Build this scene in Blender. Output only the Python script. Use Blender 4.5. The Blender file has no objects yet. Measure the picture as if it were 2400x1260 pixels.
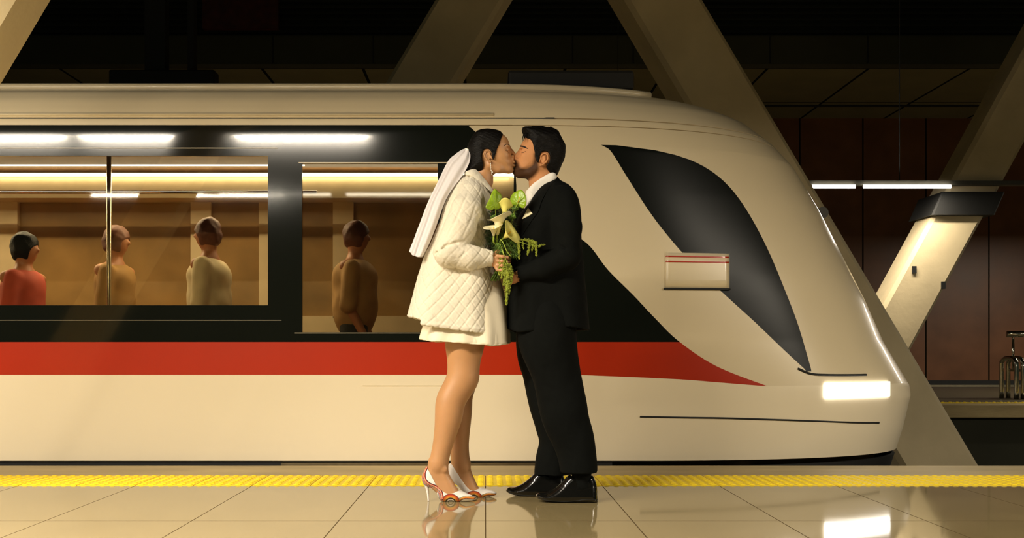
import bpy, bmesh, math, random
import numpy as np
from mathutils import Vector, Matrix
C = bpy.context.scene.collection
random.seed(4)
rng = np.random.default_rng(7)
# ---------------------------------------------------------------- camera (2400 x 1260 frame)
F = 2400.0; CX = 1138.0; CY = 820.0; CH = 0.72
cam_d = bpy.data.cameras.new('camera'); cam = bpy.data.objects.new('camera', cam_d); C.objects.link(cam)
cam_d.sensor_width = 36; cam_d.lens = 36; cam_d.shift_x = (1200-CX)/2400; cam_d.shift_y = (CY-630)/2400
cam.location = (0, 0, CH); cam.rotation_euler = (math.pi/2, 0, 0); cam_d.clip_end = 200
bpy.context.scene.camera = cam
S = bpy.context.scene
S.view_settings.view_transform = 'Standard'; S.view_settings.look = 'None'
S.view_settings.gamma = 1; S.view_settings.use_curve_mapping = False
S.view_settings.exposure = 0.22
w = bpy.data.worlds.new('world'); S.world = w; w.use_nodes = True
w.node_tree.nodes['Background'].inputs[0].default_value = (0.42, 0.58, 0.40, 1)
w.node_tree.nodes['Background'].inputs[1].default_value = 0.03
def area(name, loc, target, size, power, color, size_y=None, spread=180):
    l = bpy.data.lights.new(name, 'AREA'); l.shape = 'RECTANGLE'; l.size = size; l.size_y = size_y or size
    l.energy = power; l.color = color; l.spread = math.radians(spread)
    o = bpy.data.objects.new(name, l); C.objects.link(o); o.location = loc
    o.rotation_euler = (Vector(target)-Vector(loc)).to_track_quat('-Z', 'Y').to_euler()
    return o
WARM = (1.0, 0.88, 0.70)
# light of the luminaires that hang over the near platform, in rows parallel to the track
def lamp_row(name, x0, x1, y, z, power, col=WARM):
    return area(name, ((x0+x1)/2, y, z), ((x0+x1)/2, y, z-1), x1-x0, power, col, .08)
for a_, b_ in ((-5.93, -4.52), (-4.35, -2.94), (-2.68, -1.27)): lamp_row('platform_light', a_, b_, 1.9, 3.03, 205)
lamp_row('platform_light_behind', -5.9, -3.0, -2.4, 3.03, 80)
lamp_row('platform_light_right', 4.0, 6.4, 1.9, 3.03, 170)
lamp_row('platform_light_right', 6.7, 9.1, 1.9, 3.03, 260)
lamp_row('far_lamp_and_fill', 3.9, 5.6, 12.28, 2.66, 70)
lamp_row('far_lamp_and_fill', 10.0, 13.0, 15.6, 3.0, 190)  # added unseen light beyond the right edge, no fixture, brightens the far wall
lamp_row('far_lamp_and_fill', -4.0, 0.5, 15.6, 3.0, 190)  # added fill hidden behind the train, no fixture, for the far wall

def P(px, py, d):
    return Vector(((px-CX)*d/F, d, CH+(CY-py)*d/F))
# ---------------------------------------------------------------- materials
def srgb(r, g, b):
    f = lambda c: (c/255/12.92 if c/255 <= .04045 else ((c/255+.055)/1.055)**2.4)
    return (f(r), f(g), f(b), 1)
def mat(name, col, rough=.6, metal=0, spec=.5, var=.12, scale=8, bump=0, bscale=60, coat=0, sss=0, sheen=0, stretch=None):
    m = bpy.data.materials.new(name); m.use_nodes = True; nt = m.node_tree; N = nt.nodes; L = nt.links
    b = N['Principled BSDF']; b.inputs['Roughness'].default_value = rough; b.inputs['Metallic'].default_value = metal
    b.inputs['Specular IOR Level'].default_value = spec; b.inputs['Coat Weight'].default_value = coat
    b.inputs['Coat Roughness'].default_value = .05
    b.inputs['Sheen Weight'].default_value = sheen
    if sss: b.inputs['Subsurface Weight'].default_value = sss; b.inputs['Subsurface Scale'].default_value = .003
    tc = N.new('ShaderNodeTexCoord'); mp = N.new('ShaderNodeMapping')
    L.new(tc.outputs['Object'], mp.inputs[0])
    if stretch: mp.inputs['Scale'].default_value = stretch
    no = N.new('ShaderNodeTexNoise'); no.inputs['Scale'].default_value = scale; no.inputs['Detail'].default_value = 5
    L.new(mp.outputs[0], no.inputs['Vector'])
    mr = N.new('ShaderNodeMapRange'); mr.inputs['From Min'].default_value = .3; mr.inputs['From Max'].default_value = .7
    mr.inputs['To Min'].default_value = 1-var; mr.inputs['To Max'].default_value = 1+var
    L.new(no.outputs['Fac'], mr.inputs['Value'])
    vm = N.new('ShaderNodeVectorMath'); vm.operation = 'SCALE'; vm.inputs[0].default_value = col[:3]
    L.new(mr.outputs[0], vm.inputs['Scale']); L.new(vm.outputs[0], b.inputs['Base Color'])
    if bump:
        n2 = N.new('ShaderNodeTexNoise'); n2.inputs['Scale'].default_value = bscale; n2.inputs['Detail'].default_value = 4
        L.new(mp.outputs[0], n2.inputs['Vector'])
        bu = N.new('ShaderNodeBump'); bu.inputs['Strength'].default_value = bump; bu.inputs['Distance'].default_value = .01
        L.new(n2.outputs['Fac'], bu.inputs['Height']); L.new(bu.outputs[0], b.inputs['Normal'])
    return m
def emit(name, col, strength):
    m = bpy.data.materials.new(name); m.use_nodes = True; b = m.node_tree.nodes['Principled BSDF']
    b.inputs['Base Color'].default_value = (0, 0, 0, 1); b.inputs['Emission Color'].default_value = col
    b.inputs['Emission Strength'].default_value = strength
    return m
M = {}
M['concrete'] = mat('concrete', srgb(205, 188, 150), .75, var=.10, scale=2.2, bump=.25, bscale=18)
M['concrete_edge'] = mat('platform_edge_stone', srgb(178, 158, 112), .55, var=.18, scale=5, bump=.3, bscale=40, stretch=(.3, 1, 1))
M['dark'] = mat('tunnel_dark', srgb(26, 30, 22), .9, var=.2, scale=1)
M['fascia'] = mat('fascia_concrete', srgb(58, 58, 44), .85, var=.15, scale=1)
M['cream'] = mat('train_cream_paint', srgb(226, 210, 176), .28, spec=.5, var=.02, scale=.7, coat=.4)
M['white'] = mat('train_white_paint', srgb(238, 224, 194), .34, spec=.4, var=.02, scale=.7, coat=.25)
M['red'] = mat('train_red_paint', srgb(178, 44, 12), .3, spec=.4, var=.04, scale=1, coat=.3)
M['black'] = mat('train_black_gloss', srgb(19, 21, 16), .10, spec=.5, var=.1, scale=1, coat=.3)
M['blackglass'] = mat('train_windscreen_black', srgb(10, 13, 9), .3, spec=.2, var=.1, scale=1)
M['rubber'] = mat('black_rubber', srgb(16, 16, 14), .7)
M['steel'] = mat('brushed_steel', srgb(170, 160, 135), .32, metal=1, var=.1, scale=20)
M['chrome'] = mat('chrome', srgb(220, 215, 200), .1, metal=1, var=.02)
M['yellow'] = mat('tactile_yellow', srgb(252, 220, 40), .5, var=.06, scale=14)
M['lamp'] = emit('lamp_tube', (1, .9, .72, 1), 14)
M['lamp_far'] = emit('far_lamp_tube', (1, .92, .82, 1), 16)
M['head'] = emit('headlight', (1, .94, .86, 1), 6)
M['lamp_in'] = emit('saloon_lamp', (1, .88, .68, 1), 7)
M['housing'] = mat('lamp_housing', srgb(60, 58, 48), .5)
M['interior'] = mat('interior_panel', srgb(216, 196, 156), .5, var=.06)
M['interior_dark'] = mat('interior_brown', srgb(110, 78, 44), .5, var=.2)
M['seat'] = mat('seat_fabric', srgb(120, 58, 34), .8, var=.2)
# near platform floor: polished 0.62 x 1.11 m slabs with thin joints
def slab_mat(name, col, ox, wx, oy, wy, rough, joint=.004, jcol=(.10, .07, .035, 1), axis='XY', spec=.5, dark=.55, var=.12):
    m = bpy.data.materials.new(name); m.use_nodes = True; nt = m.node_tree; N = nt.nodes; L = nt.links
    b = N['Principled BSDF']; b.inputs['Specular IOR Level'].default_value = spec
    tc = N.new('ShaderNodeTexCoord'); sp = N.new('ShaderNodeSeparateXYZ'); L.new(tc.outputs['Object'], sp.inputs[0])
    def line(out, off, wd):
        a = N.new('ShaderNodeMath'); a.operation = 'SUBTRACT'; L.new(out, a.inputs[0]); a.inputs[1].default_value = off
        pp = N.new('ShaderNodeMath'); pp.operation = 'PINGPONG'; L.new(a.outputs[0], pp.inputs[0]); pp.inputs[1].default_value = wd/2
        l = N.new('ShaderNodeMath'); l.operation = 'LESS_THAN'; L.new(pp.outputs[0], l.inputs[0]); l.inputs[1].default_value = joint/2
        return l.outputs[0]
    mx = N.new('ShaderNodeMath'); mx.operation = 'MAXIMUM'
    L.new(line(sp.outputs[axis[0]], ox, wx), mx.inputs[0]); L.new(line(sp.outputs[axis[1]], oy, wy), mx.inputs[1])
    no = N.new('ShaderNodeTexNoise'); no.inputs['Scale'].default_value = 2.2; no.inputs['Detail'].default_value = 8
    L.new(tc.outputs['Object'], no.inputs['Vector'])
    n3 = N.new('ShaderNodeTexNoise'); n3.inputs['Scale'].default_value = 120; L.new(tc.outputs['Object'], n3.inputs['Vector'])
    ad = N.new('ShaderNodeMath'); ad.operation = 'MULTIPLY_ADD'; L.new(n3.outputs['Fac'], ad.inputs[0]); ad.inputs[1].default_value = .35
    L.new(no.outputs['Fac'], ad.inputs[2])
    mr = N.new('ShaderNodeMapRange'); mr.inputs['From Min'].default_value = .4; mr.inputs['From Max'].default_value = .95
    mr.inputs['To Min'].default_value = 1-var; mr.inputs['To Max'].default_value = 1+var; L.new(ad.outputs[0], mr.inputs['Value'])
    vm = N.new('ShaderNodeVectorMath'); vm.operation = 'SCALE'; vm.inputs[0].default_value = col[:3]; L.new(mr.outputs[0], vm.inputs['Scale'])
    mi = N.new('ShaderNodeMix'); mi.data_type = 'RGBA'; L.new(mx.outputs[0], mi.inputs['Factor'])
    L.new(vm.outputs[0], mi.inputs['A']); mi.inputs['B'].default_value = jcol; L.new(mi.outputs['Result'], b.inputs['Base Color'])
    rr = N.new('ShaderNodeMath'); rr.operation = 'MULTIPLY_ADD'; L.new(no.outputs['Fac'], rr.inputs[0]); rr.inputs[1].default_value = .08
    rr.inputs[2].default_value = rough
    r2 = N.new('ShaderNodeMath'); r2.operation = 'ADD'; r2.use_clamp = True; L.new(rr.outputs[0], r2.inputs[0]); L.new(mx.outputs[0], r2.inputs[1])
    L.new(r2.outputs[0], b.inputs['Roughness'])
    r3 = N.new('ShaderNodeMath'); r3.operation = 'MULTIPLY_ADD'; L.new(mx.outputs[0], r3.inputs[0]); r3.inputs[1].default_value = -spec; r3.inputs[2].default_value = spec
    L.new(r3.outputs[0], b.inputs['Specular IOR Level'])
    return m
M['floor'] = slab_mat('polished_slabs', srgb(148, 132, 94), 0.0, .62, 4.32, 1.114, .03, joint=.005, spec=1.0)
M['wood'] = slab_mat('wood_panel_wall', srgb(112, 70, 40), 6.23, 1.25, 5.0, 40, .35, joint=.03, jcol=(.01, .008, .004, 1), axis='XY', var=.25)
M['soffit'] = slab_mat('ceiling_panels', srgb(120, 112, 82), 7.9, 1.65, 19.0, 20, .7, joint=.05, jcol=(.012, .012, .008, 1))
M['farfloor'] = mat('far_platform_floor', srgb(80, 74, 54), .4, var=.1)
# ---------------------------------------------------------------- mesh helpers
def props(o, label=None, cat=None, group=None, kind=None):
    if label: o['label'] = label
    if cat: o['category'] = cat
    if group: o['group'] = group
    if kind: o['kind'] = kind
    return o
def root(name, loc, label, cat, group=None):
    o = bpy.data.objects.new(name, None); C.objects.link(o); o.location = loc; o.empty_display_size = .1
    return props(o, label, cat, group)
def link(name, me, m, parent=None, smooth=False):
    o = bpy.data.objects.new(name, me); C.objects.link(o)
    if m is not None: me.materials.append(m)
    if smooth:
        me.polygons.foreach_set('use_smooth', [True]*len(me.polygons))
    if parent is not None:
        o.parent = parent
        o.location = -parent.location
        if parent.parent is not None or parent.type == 'MESH': o.location = (0, 0, 0)
    return o
def pmesh(name, verts, faces, m, parent=None, smooth=False):
    me = bpy.data.meshes.new(name); me.from_pydata([tuple(v) for v in verts], [], [tuple(f) for f in faces]); me.update()
    return link(name, me, m, parent, smooth)
def from_bm(name, bm, m, parent=None, smooth=False):
    me = bpy.data.meshes.new(name); bm.to_mesh(me); bm.free()
    return link(name, me, m, parent, smooth)
def bx(bm, x0, x1, y0, y1, z0, z1, bev=0):
    r = bmesh.ops.create_cube(bm, size=1)
    for v in r['verts']:
        v.co = ((x0+x1)/2+v.co.x*(x1-x0), (y0+y1)/2+v.co.y*(y1-y0), (z0+z1)/2+v.co.z*(z1-z0))
    if bev:
        es = list({e for v in r['verts'] for e in v.link_edges})
        bmesh.ops.bevel(bm, geom=es, offset=bev, segments=2, affect='EDGES', profile=.5)
def box(name, x0, x1, y0, y1, z0, z1, m, parent=None, bev=0):
    bm = bmesh.new(); bx(bm, x0, x1, y0, y1, z0, z1, bev); return from_bm(name, bm, m, parent)
def tube_data(pts, rad, n=10, cap=True):
    pts = [Vector(p) for p in pts]; k = len(pts)
    if not hasattr(rad, '__len__'): rad = [rad]*k
    vs = []; fs = []; prev = None
    for i in range(k):
        t = (pts[min(i+1, k-1)]-pts[max(i-1, 0)]).normalized()
        if prev is None:
            a = Vector((0, 0, 1)) if abs(t.z) < .9 else Vector((1, 0, 0)); u = t.cross(a).normalized()
        else:
            u = (prev-t*prev.dot(t)).normalized()
        prev = u; v = t.cross(u)
        for j in range(n):
            a = 2*math.pi*j/n; vs.append(pts[i]+(u*math.cos(a)+v*math.sin(a))*rad[i])
    for i in range(k-1):
        for j in range(n):
            fs.append((i*n+j, i*n+(j+1) % n, (i+1)*n+(j+1) % n, (i+1)*n+j))
    if cap:
        fs.append(tuple(range(n-1, -1, -1))); fs.append(tuple((k-1)*n+j for j in range(n)))
    return vs, fs
def tube(name, pts, rad, m, parent=None, n=10):
    v, f = tube_data(pts, rad, n); return pmesh(name, v, f, m, parent, True)
def join_data(lst):
    V = []; Fc = []
    for v, f in lst:
        o = len(V); V += list(v); Fc += [tuple(i+o for i in q) for q in f]
    return V, Fc
def smooth_curve(pts, n=6, closed=False):
    pts = [np.array(p, float) for p in pts]; out = []; k = len(pts)
    rngi = range(k) if closed else range(k-1)
    for i in rngi:
        g = (lambda j: pts[j % k]) if closed else (lambda j: pts[min(max(j, 0), k-1)])
        p0, p1, p2, p3 = g(i-1), g(i), g(i+1), g(i+2)
        for s in range(n):
            t = s/n
            out.append(.5*((2*p1)+(-p0+p2)*t+(2*p0-5*p1+4*p2-p3)*t*t+(-p0+3*p1-3*p2+p3)*t**3))
    if not closed: out.append(pts[-1])
    return out
# ================================================================ the station
LX, RX = -14.0, 16.0
TY = 6.45                                # near side of the train
fl = box('floor', LX, RX, -4, 5.434, -.25, 0, M['floor']); props(fl, kind='structure')
# domed yellow tactile strip, 0.31 m units
def domes(name, y0, y1, x0, x1, px, py, r, h, unit, jx, m, seg=8):
    V = []; Fc = []
    def quad(a, b, c, d):
        o = len(V); V.extend([a, b, c, d]); Fc.append((o, o+1, o+2, o+3))
    k0 = math.floor((x0-jx)/unit); x = jx+k0*unit
    while x < x1:
        a, b = x+.0025, x+unit-.0025; t = .003
        quad((a, y0, t), (b, y0, t), (b, y1, t), (a, y1, t)); quad((a, y0, -.02), (b, y0, -.02), (b, y0, t), (a, y0, t))
        quad((b, y0, -.02), (b, y1, -.02), (b, y1, t), (b, y0, t)); quad((a, y1, -.02), (a, y0, -.02), (a, y0, t), (a, y1, t))
        nx = round(unit/px); ny = round((y1-y0)/py)
        for i in range(nx):
            for j in range(ny):
                cx = x+(i+.5)*unit/nx; cy = y0+(j+.5)*(y1-y0)/ny; o = len(V)
                for rr, zz in ((r, t), (r*.7, t+h*.75), (r*.3, t+h)):
                    for s in range(seg):
                        an = 2*math.pi*s/seg; V.append((cx+rr*math.cos(an), cy+rr*math.sin(an), zz))
                for q in range(2):
                    for s in range(seg):
                        Fc.append((o+q*seg+s, o+q*seg+(s+1) % seg, o+(q+1)*seg+(s+1) % seg, o+(q+1)*seg+s))
                Fc.append(tuple(o+2*seg+s for s in range(seg)))
        x += unit
    return pmesh(name, V, Fc, m, None, False)
ts = domes('trim_1', 5.434, 5.858, -4.2, 4.6, .0517, .053, .019, .006, .31, 0, M['yellow']); props(ts, kind='structure')
b = box('trim_2', LX, RX, 5.434, 5.858, -.25, -.004, M['concrete_edge']); props(b, kind='structure')
e = box('trim_3', LX, RX, 5.858, 6.353, -.35, .004, M['concrete_edge'], bev=.01); props(e, kind='structure')
pf = box('wall_platform_face', LX, RX, 5.6, 6.25, -1.25, -.36, M['dark']); props(pf, kind='structure')
tb = box('floor_trackbed', LX, RX, 6.25, 13.7, -1.45, -1.25, M['dark']); props(tb, kind='structure')
# far platform
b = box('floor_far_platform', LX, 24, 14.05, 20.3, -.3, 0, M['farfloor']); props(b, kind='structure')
b = box('trim_4', LX, 24, 13.45, 13.85, -.17, 0, M['concrete_edge'], bev=.01); props(b, kind='structure')
b = domes('trim_5', 13.85, 14.05, -2, 12, .1, .1, .03, .012, .5, 0, M['yellow'], 6); props(b, kind='structure')
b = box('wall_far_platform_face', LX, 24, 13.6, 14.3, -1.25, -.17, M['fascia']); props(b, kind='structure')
b = box('wall_back', LX, 24, 20.3, 20.6, .12, 5.31, M['wood']); props(b, kind='structure')
b = box('baseboard_back', LX, 24, 20.27, 20.5, .03, .12, M['rubber']); props(b, kind='structure')
b = box('trim_6', LX, 24, 20.2, 20.34, 0, .035, M['steel']); props(b, kind='structure')
b = box('ceiling_far_platform', LX, 24, 16.7, 20.6, 5.31, 5.6, M['soffit']); props(b, kind='structure')
b = box('trim_7', LX, 24, 19.17, 19.27, 5.29, 5.312, M['rubber']); props(b, kind='structure')
b = box('wall_fascia', LX, 24, 16.45, 16.72, 5.31, 5.77, M['fascia']); props(b, kind='structure')
bm = bmesh.new(); bx(bm, LX, 24, 16.6, 16.8, 5.77, 8.0)
for i in range(20): bx(bm, LX, 24, 16.52, 16.62, 5.84+i*.1, 5.88+i*.1)
b = from_bm('wall_upper_louvres', bm, M['dark']); props(b, kind='structure')
b = box('ceiling', LX, 24, -4, 16.8, 8.0, 8.2, M['dark']); props(b, kind='structure')
# fascia joints
for i, px in enumerate((640, 875, 1342, 1484, 1805, 2034)):
    x = (px-CX)*16.45/F
    b = box('trim_%d' % (8+i), x-.012, x+.012, 16.44, 16.452, 5.32, 5.76, M['rubber']); props(b, kind='structure')
# raking concrete struts
def strut(name, label, x_top, z_top, x_bot, z_bot, wd, y0, y1, m, cham=.05, parent=None):
    d = Vector((x_top-x_bot, 0, z_top-z_bot)).normalized()
    bm = bmesh.new()
    vs = []
    for (x, z) in ((x_bot, z_bot), (x_top, z_top)):
        for (ox, yy) in ((0, y0+cham), (cham, y0), (wd-cham, y0), (wd, y0+cham), (wd, y1), (0, y1)):
            vs.append(bm.verts.new((x+ox, yy, z)))
    for i in range(6): bm.faces.new((vs[i], vs[(i+1) % 6], vs[6+(i+1) % 6], vs[6+i]))
    bm.faces.new(vs[5::-1]); bm.faces.new(vs[6:])
    bmesh.ops.recalc_face_normals(bm, faces=bm.faces[:])
    o = from_bm(name, bm, m, parent)
    if parent is None: props(o, label, 'column', 'raking concrete struts')
    return o
def xz(px, py, d): v = P(px, py, d); return v.x, v.z
def strut_px(label, a, b, wpx, d, th, zt=7.99, zb=-1.25, cham=.05):
    (x1, z1), (x2, z2) = xz(*a, d), xz(*b, d); g = (x1-x2)/(z1-z2)
    return strut('raking_strut', label, x1+g*(zt-z1), zt, x1+g*(zb-z1), zb, wpx*d/F, d, d+th, M['concrete'], cham)
big = strut_px('wide concrete strut leaning left at top, rising behind the train nose', (1466, 0), (2113, 1090), 184, 9.9, .55)
strut_px('dim concrete strut leaning right at top, behind the train roof left of the couple', (1018, 0), (895, 205), 163, 10.5, .5)
near = strut_px('bright concrete strut crossing the top left corner of the frame', (-170, 0), (-277, 180), 190, 4.6, .3, zb=0.0)
far = strut('raking_strut', 'pale concrete strut leaning right, crossing behind the wide strut at right',
            xz(2315, 290, 12.7)[0]+.536*(7.99-xz(2315, 290, 12.7)[1]), 7.99, xz(2315, 290, 12.7)[0]-.56*(xz(2315, 290, 12.7)[1]+1.25), -1.25, 122*12.7/F, 12.7, 13.2, M['concrete'])
# black sleeve round the pale strut
x0, z0 = xz(2196, 503, 12.6); x1, z1 = xz(2220, 449, 12.6)
sl = strut('black_sleeve', '', x1-.06, z1, x0-.06, z0, 148*12.6/F, 12.6, 13.3, M['rubber'], .02, far)
sl['label'] = 'black sleeve'
for px, py in ((2142, 632), (2210, 668)):
    a = P(px, py, 12.7); bm = bmesh.new(); bx(bm, a.x-.025, a.x+.025, 12.68, 12.72, a.z-.045, a.z+.045); from_bm('fixing_slot', bm, M['rubber'], far)
a = P(1928, 498, 9.9)
pmesh('cover_disc', *tube_data([(a.x, 9.89, a.z), (a.x, 9.93, a.z)], .055, 20), M['farfloor'], big)
# suspended luminaire over the far track
lb = root('lamp_bar', (3.5, 12.35, 2.70), 'long slim lamp bar with two lit white tubes, hung above the far track', 'lamp')
box('housing', 1.2, 8.5, 12.3, 12.42, 2.705, 2.755, M['housing'], lb)
for a, c in ((1905, 2004), (2024, 2228)):
    v, f = tube_data([P(a, 437, 12.28), P(c, 437, 12.28)], .022, 10); pmesh('tube', v, f, M['lamp_far'], lb, True)
for x in (1.6, 5.0, 8.2): tube('rod', [(x, 12.37, 2.75), (x, 12.37, 7.99)], .006, M['rubber'], lb, 6)
# luminaires over the near platform (seen as reflections in the train)
def lamp_near(x0, x1, y, z, label):
    r = root('linear_lamp', ((x0+x1)/2, y, z), label, 'lamp', 'linear lamps over the near platform')
    box('housing', x0, x1, y-.06, y+.06, z, z+.05, M['housing'], r)
    box('diffuser', x0+.02, x1-.02, y-.05, y+.05, z-.025, z, M['lamp'], r)
    for x in (x0+.3, x1-.3): tube('rod', [(x, y, z+.05), (x, y, 7.99)], .005, M['rubber'], r, 6)
for i, (x0, x1) in enumerate(((-7.5, -6.1), (-5.95, -4.5), (-4.37, -2.92), (-2.70, -1.25))):
    lamp_near(x0, x1, 1.9, 3.06, ['first', 'second', 'third', 'fourth'][i]+' from left of the white lamps mirrored above train windows')
lamp_near(4.0, 6.4, 1.9, 3.06, 'white lamp over the platform at right, mirrored by the train nose')
lamp_near(6.7, 9.1, 1.9, 3.06, 'rightmost white lamp over the platform, beyond the train nose')
for i, (x0, x1) in enumerate(((-5.9, -4.2), (-4.0, -2.3), (-2.1, -.4))):
    lamp_near(x0, x1, -2.4, 3.06, ['leftmost', 'middle', 'rightmost'][i]+' of three white lamps hung farther from the track')
# hanging sign over the far track, left
hs = root('hanging_sign', P(385, 168, 11.0), 'dark hanging sign board on posts above the train roof at left', 'sign')
a = P(262, 206, 11); c = P(508, 168, 11)
box('board', a.x, c.x, 10.9, 11.1, a.z-.3, c.z, M['rubber'], hs, .02)
for q0, q1 in ((344, 392), (444, 458)):
    box('post', (q0-CX)*11/F, (q1-CX)*11/F, 10.93, 11.07, c.z, 7.99, M['rubber'], hs)
# chrome tubular seat at the right edge, far platform
be = root('metal_bench', P(2395, 935, 15.0), 'chrome tubular bench on the far platform at the right edge', 'bench')
for px in (2382, 2398, 2440, 2480):
    x = (px-CX)*15/F
    pts = [(x, 15.0, 0), (x, 15.0, .48), (x, 15.03, .56), (x, 15.1, .6), (x, 15.3, .6), (x, 15.4, .56), (x, 15.43, .48), (x, 15.43, 0)]
    tube('arm_frame', smooth_curve(pts, 4), .034, M['chrome'], be, 10)
box('seat', (2398-CX)*15/F, (2480-CX)*15/F, 15.05, 15.4, .40, .44, M['steel'], be, .01)
tube('back_rail', [((2396-CX)*15/F, 15.43, .96), ((2500-CX)*15/F, 15.43, .96)], .05, M['chrome'], be)
for px in (2410, 2470): tube('rail_post', [((px-CX)*15/F, 15.43, .4), ((px-CX)*15/F, 15.43, .96)], .02, M['chrome'], be)
box('advert_panel', (472-CX)*16.3/F, (650-CX)*16.3/F, 16.35, 16.45, 5.85, 7.6, mat('advert_maroon', srgb(70, 26, 20), .5, var=.3))
props(bpy.data.objects['advert_panel'], 'very dark maroon panel high above the train roof at left', 'panel')
# ================================================================ the train
YC = TY+1.32
tr = root('train', (-1.0, YC, -1.2), 'cream, black and red metro train with a slanting nose', 'train')
XL = -9.5
prof = [(1.20, -1.0), (1.29, -.45), (1.32, -.2), (1.32, 2.10), (1.315, 2.17), (1.30, 2.235), (1.265, 2.31), (1.21, 2.37), (1.12, 2.415), (.95, 2.45), (.7, 2.475), (.35, 2.49), (.0, 2.495)]
zs_p = np.array([p[1] for p in prof]); ws_p = np.array([p[0] for p in prof])
def hw(z): return float(np.interp(z, zs_p, ws_p))
tipz = [-1.0, -.5, -.2, .165, .40, .47, .60, .78, 1.09, 1.40, 1.71, 2.02, 2.17, 2.31, 2.38, 2.43, 2.47, 2.495]
tipx = [2.62, 2.82, 2.93, 3.06, 3.12, 3.11, 3.03, 2.92, 2.78, 2.62, 2.46, 2.27, 2.13, 1.95, 1.80, 1.64, 1.42, 1.05]
def xt(z): return float(np.interp(z, tipz, tipx))
def x0n(z): return float(np.interp(z, [-1, 0, 1.2, 2.0, 2.5], [.9, .9, .6, .3, -.2]))
PE = 2.35
def pos(z, s):      # s 0..1 straight side, 1..2 round the nose to the centre line
    w_ = hw(z); a = x0n(z); t = xt(z)
    if s <= 1: return (XL+(a-XL)*s, YC-w_, z)
    th = (s-1)*math.pi/2
    return (a+(t-a)*math.sin(th)**(2/PE), YC-w_*max(math.cos(th), 0)**(2/PE), z)
def proj(p): return CX+p[0]*F/p[1], CY-(p[2]-CH)*F/p[1]
def s_at_px(z, B):
    # find s where the surface point meets the painted edge B (given as px as a function of py)
    lo, hi = 0.0, 1.93
    g = lambda s: (lambda q: q[0]-B(q[1]))(proj(pos(z, s)))
    if g(hi) < 0: return hi
    for _ in range(40):
        mid = (lo+hi)/2
        if g(mid) < 0: lo = mid
        else: hi = mid
    return (lo+hi)/2
def zof(py, d=TY): return CH+(CY-py)*d/F
def curve_fn(pts):
    sp = smooth_curve(pts, 8); ys = np.array([q[1] for q in sp]); xs = np.array([q[0] for q in sp])
    o = np.argsort(ys); return lambda py: float(np.interp(py, ys[o], xs[o]))
const = lambda v: (lambda z: v)
X = lambda px: (lambda z: (( (px-CX)*TY/F)-XL)/(x0n(z)-XL))      # straight-side position
B0 = curve_fn([(1095, 292), (1108, 303), (1138, 330), (1180, 366), (1206, 392), (1210, 430), (1218, 478), (1285, 525), (1370, 565), (1425, 632), (1485, 692), (1535, 745), (1592, 800), (1680, 858), (1800, 905)])
B2 = curve_fn([(1405, 338), (1430, 352), (1470, 415), (1525, 500), (1580, 570), (1640, 635), (1715, 705), (1770, 755), (1840, 822), (1890, 868)])
B3 = curve_fn([(1425, 338), (1520, 349), (1600, 368), (1660, 396), (1710, 438), (1755, 500), (1800, 585), (1840, 680), (1872, 765), (1902, 868)])
BL = curve_fn([(1330, 877), (1400, 880), (1500, 884), (1600, 889), (1700, 897), (1800, 905)])
sB0 = lambda z: s_at_px(z, B0); sB2 = lambda z: s_at_px(z, B2); sB3 = lambda z: max(s_at_px(z, B3), s_at_px(z, B2)+.001); sBL = lambda z: s_at_px(z, BL)
acc = {}
def patch(part, z0, z1, fa, fb, nz, ns, off=0):
    V, Fc = acc.setdefault(part, ([], [])); o = len(V)
    for i in range(nz+1):
        z = z0+(z1-z0)*i/nz; a, b_ = fa(z), fb(z)
        if b_ < a: b_ = a
        for j in range(ns+1):
            s = a+(b_-a)*j/ns
            p = pos(z, s); V.append((p[0], p[1]+off, p[2]))
    for i in range(nz):
        for j in range(ns):
            k = o+i*(ns+1)+j; Fc.append((k, k+1, k+ns+2, k+ns+1))
zr0 = zof(878); zr1 = zof(801); zb1 = zof(294.5); zsk = zof(1079); zend = zof(905)
def sline(z): return 1.0
two = const(2.0); zero = const(0.0)
# skirt and lower white panel
patch('skirt', -1.0, zsk-.035, zero, two, 10, 120)
patch('lower_panel', zsk, zend, zero, two, 24, 160)
z_wtop = zof(905, 6.6)
# white/red between z(905) and z(878)
patch('lower_panel', zend, zr0, zero, sBL, 10, 100)
patch('red_stripe', zend, zr0, sBL, sB0, 10, 30)
patch('cream_shell', zend, zr0, sB0, two, 10, 80)
zg0 = zof(868, 6.9)
patch('red_stripe', zr0, zr1, zero, sB0, 16, 90)
patch('cream_shell', zr0, zg0, sB0, two, 6, 80)
patch('cream_shell', zg0, zr1, sB0, sB2, 10, 40); patch('windscreen', zg0, zr1, sB2, sB3, 10, 30); patch('cream_shell', zg0, zr1, sB3, two, 10, 50)
# black band rows with window openings
wz = [zr1, zof(778), zof(715), zof(700), zof(395), zof(380), zof(365), zof(338), zb1]
for i in range(len(wz)-1):
    a, b_ = wz[i], wz[i+1]; ops = []
    m_ = (a+b_)/2
    if zof(715) < m_ < zof(365): ops.append((-9000, 628))
    if zof(778) < m_ < zof(380): ops.append((708, 1026))
    if zof(700) < m_ < zof(395): ops.append((1062, 1204))
    nz = max(1, int((b_-a)/.02)); cur = zero
    for (u, v_) in ops:
        if u > -9000: patch('black_band', a, b_, cur, X(u), nz, 4)
        cur = X(v_)
    patch('black_band', a, b_, cur, sB0, nz, 70)
    if i < len(wz)-2:
        patch('cream_shell', a, b_, sB0, sB2, nz, 40); patch('windscreen', a, b_, sB2, sB3, nz, 30); patch('cream_shell', a, b_, sB3, two, nz, 50)
    else:
        patch('cream_shell', a, b_, sB0, two, nz, 110)
zg = zof(276)
patch('cream_shell', zb1+.006, zg-.004, zero, two, 6, 160)
zz = zg+.004
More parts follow.
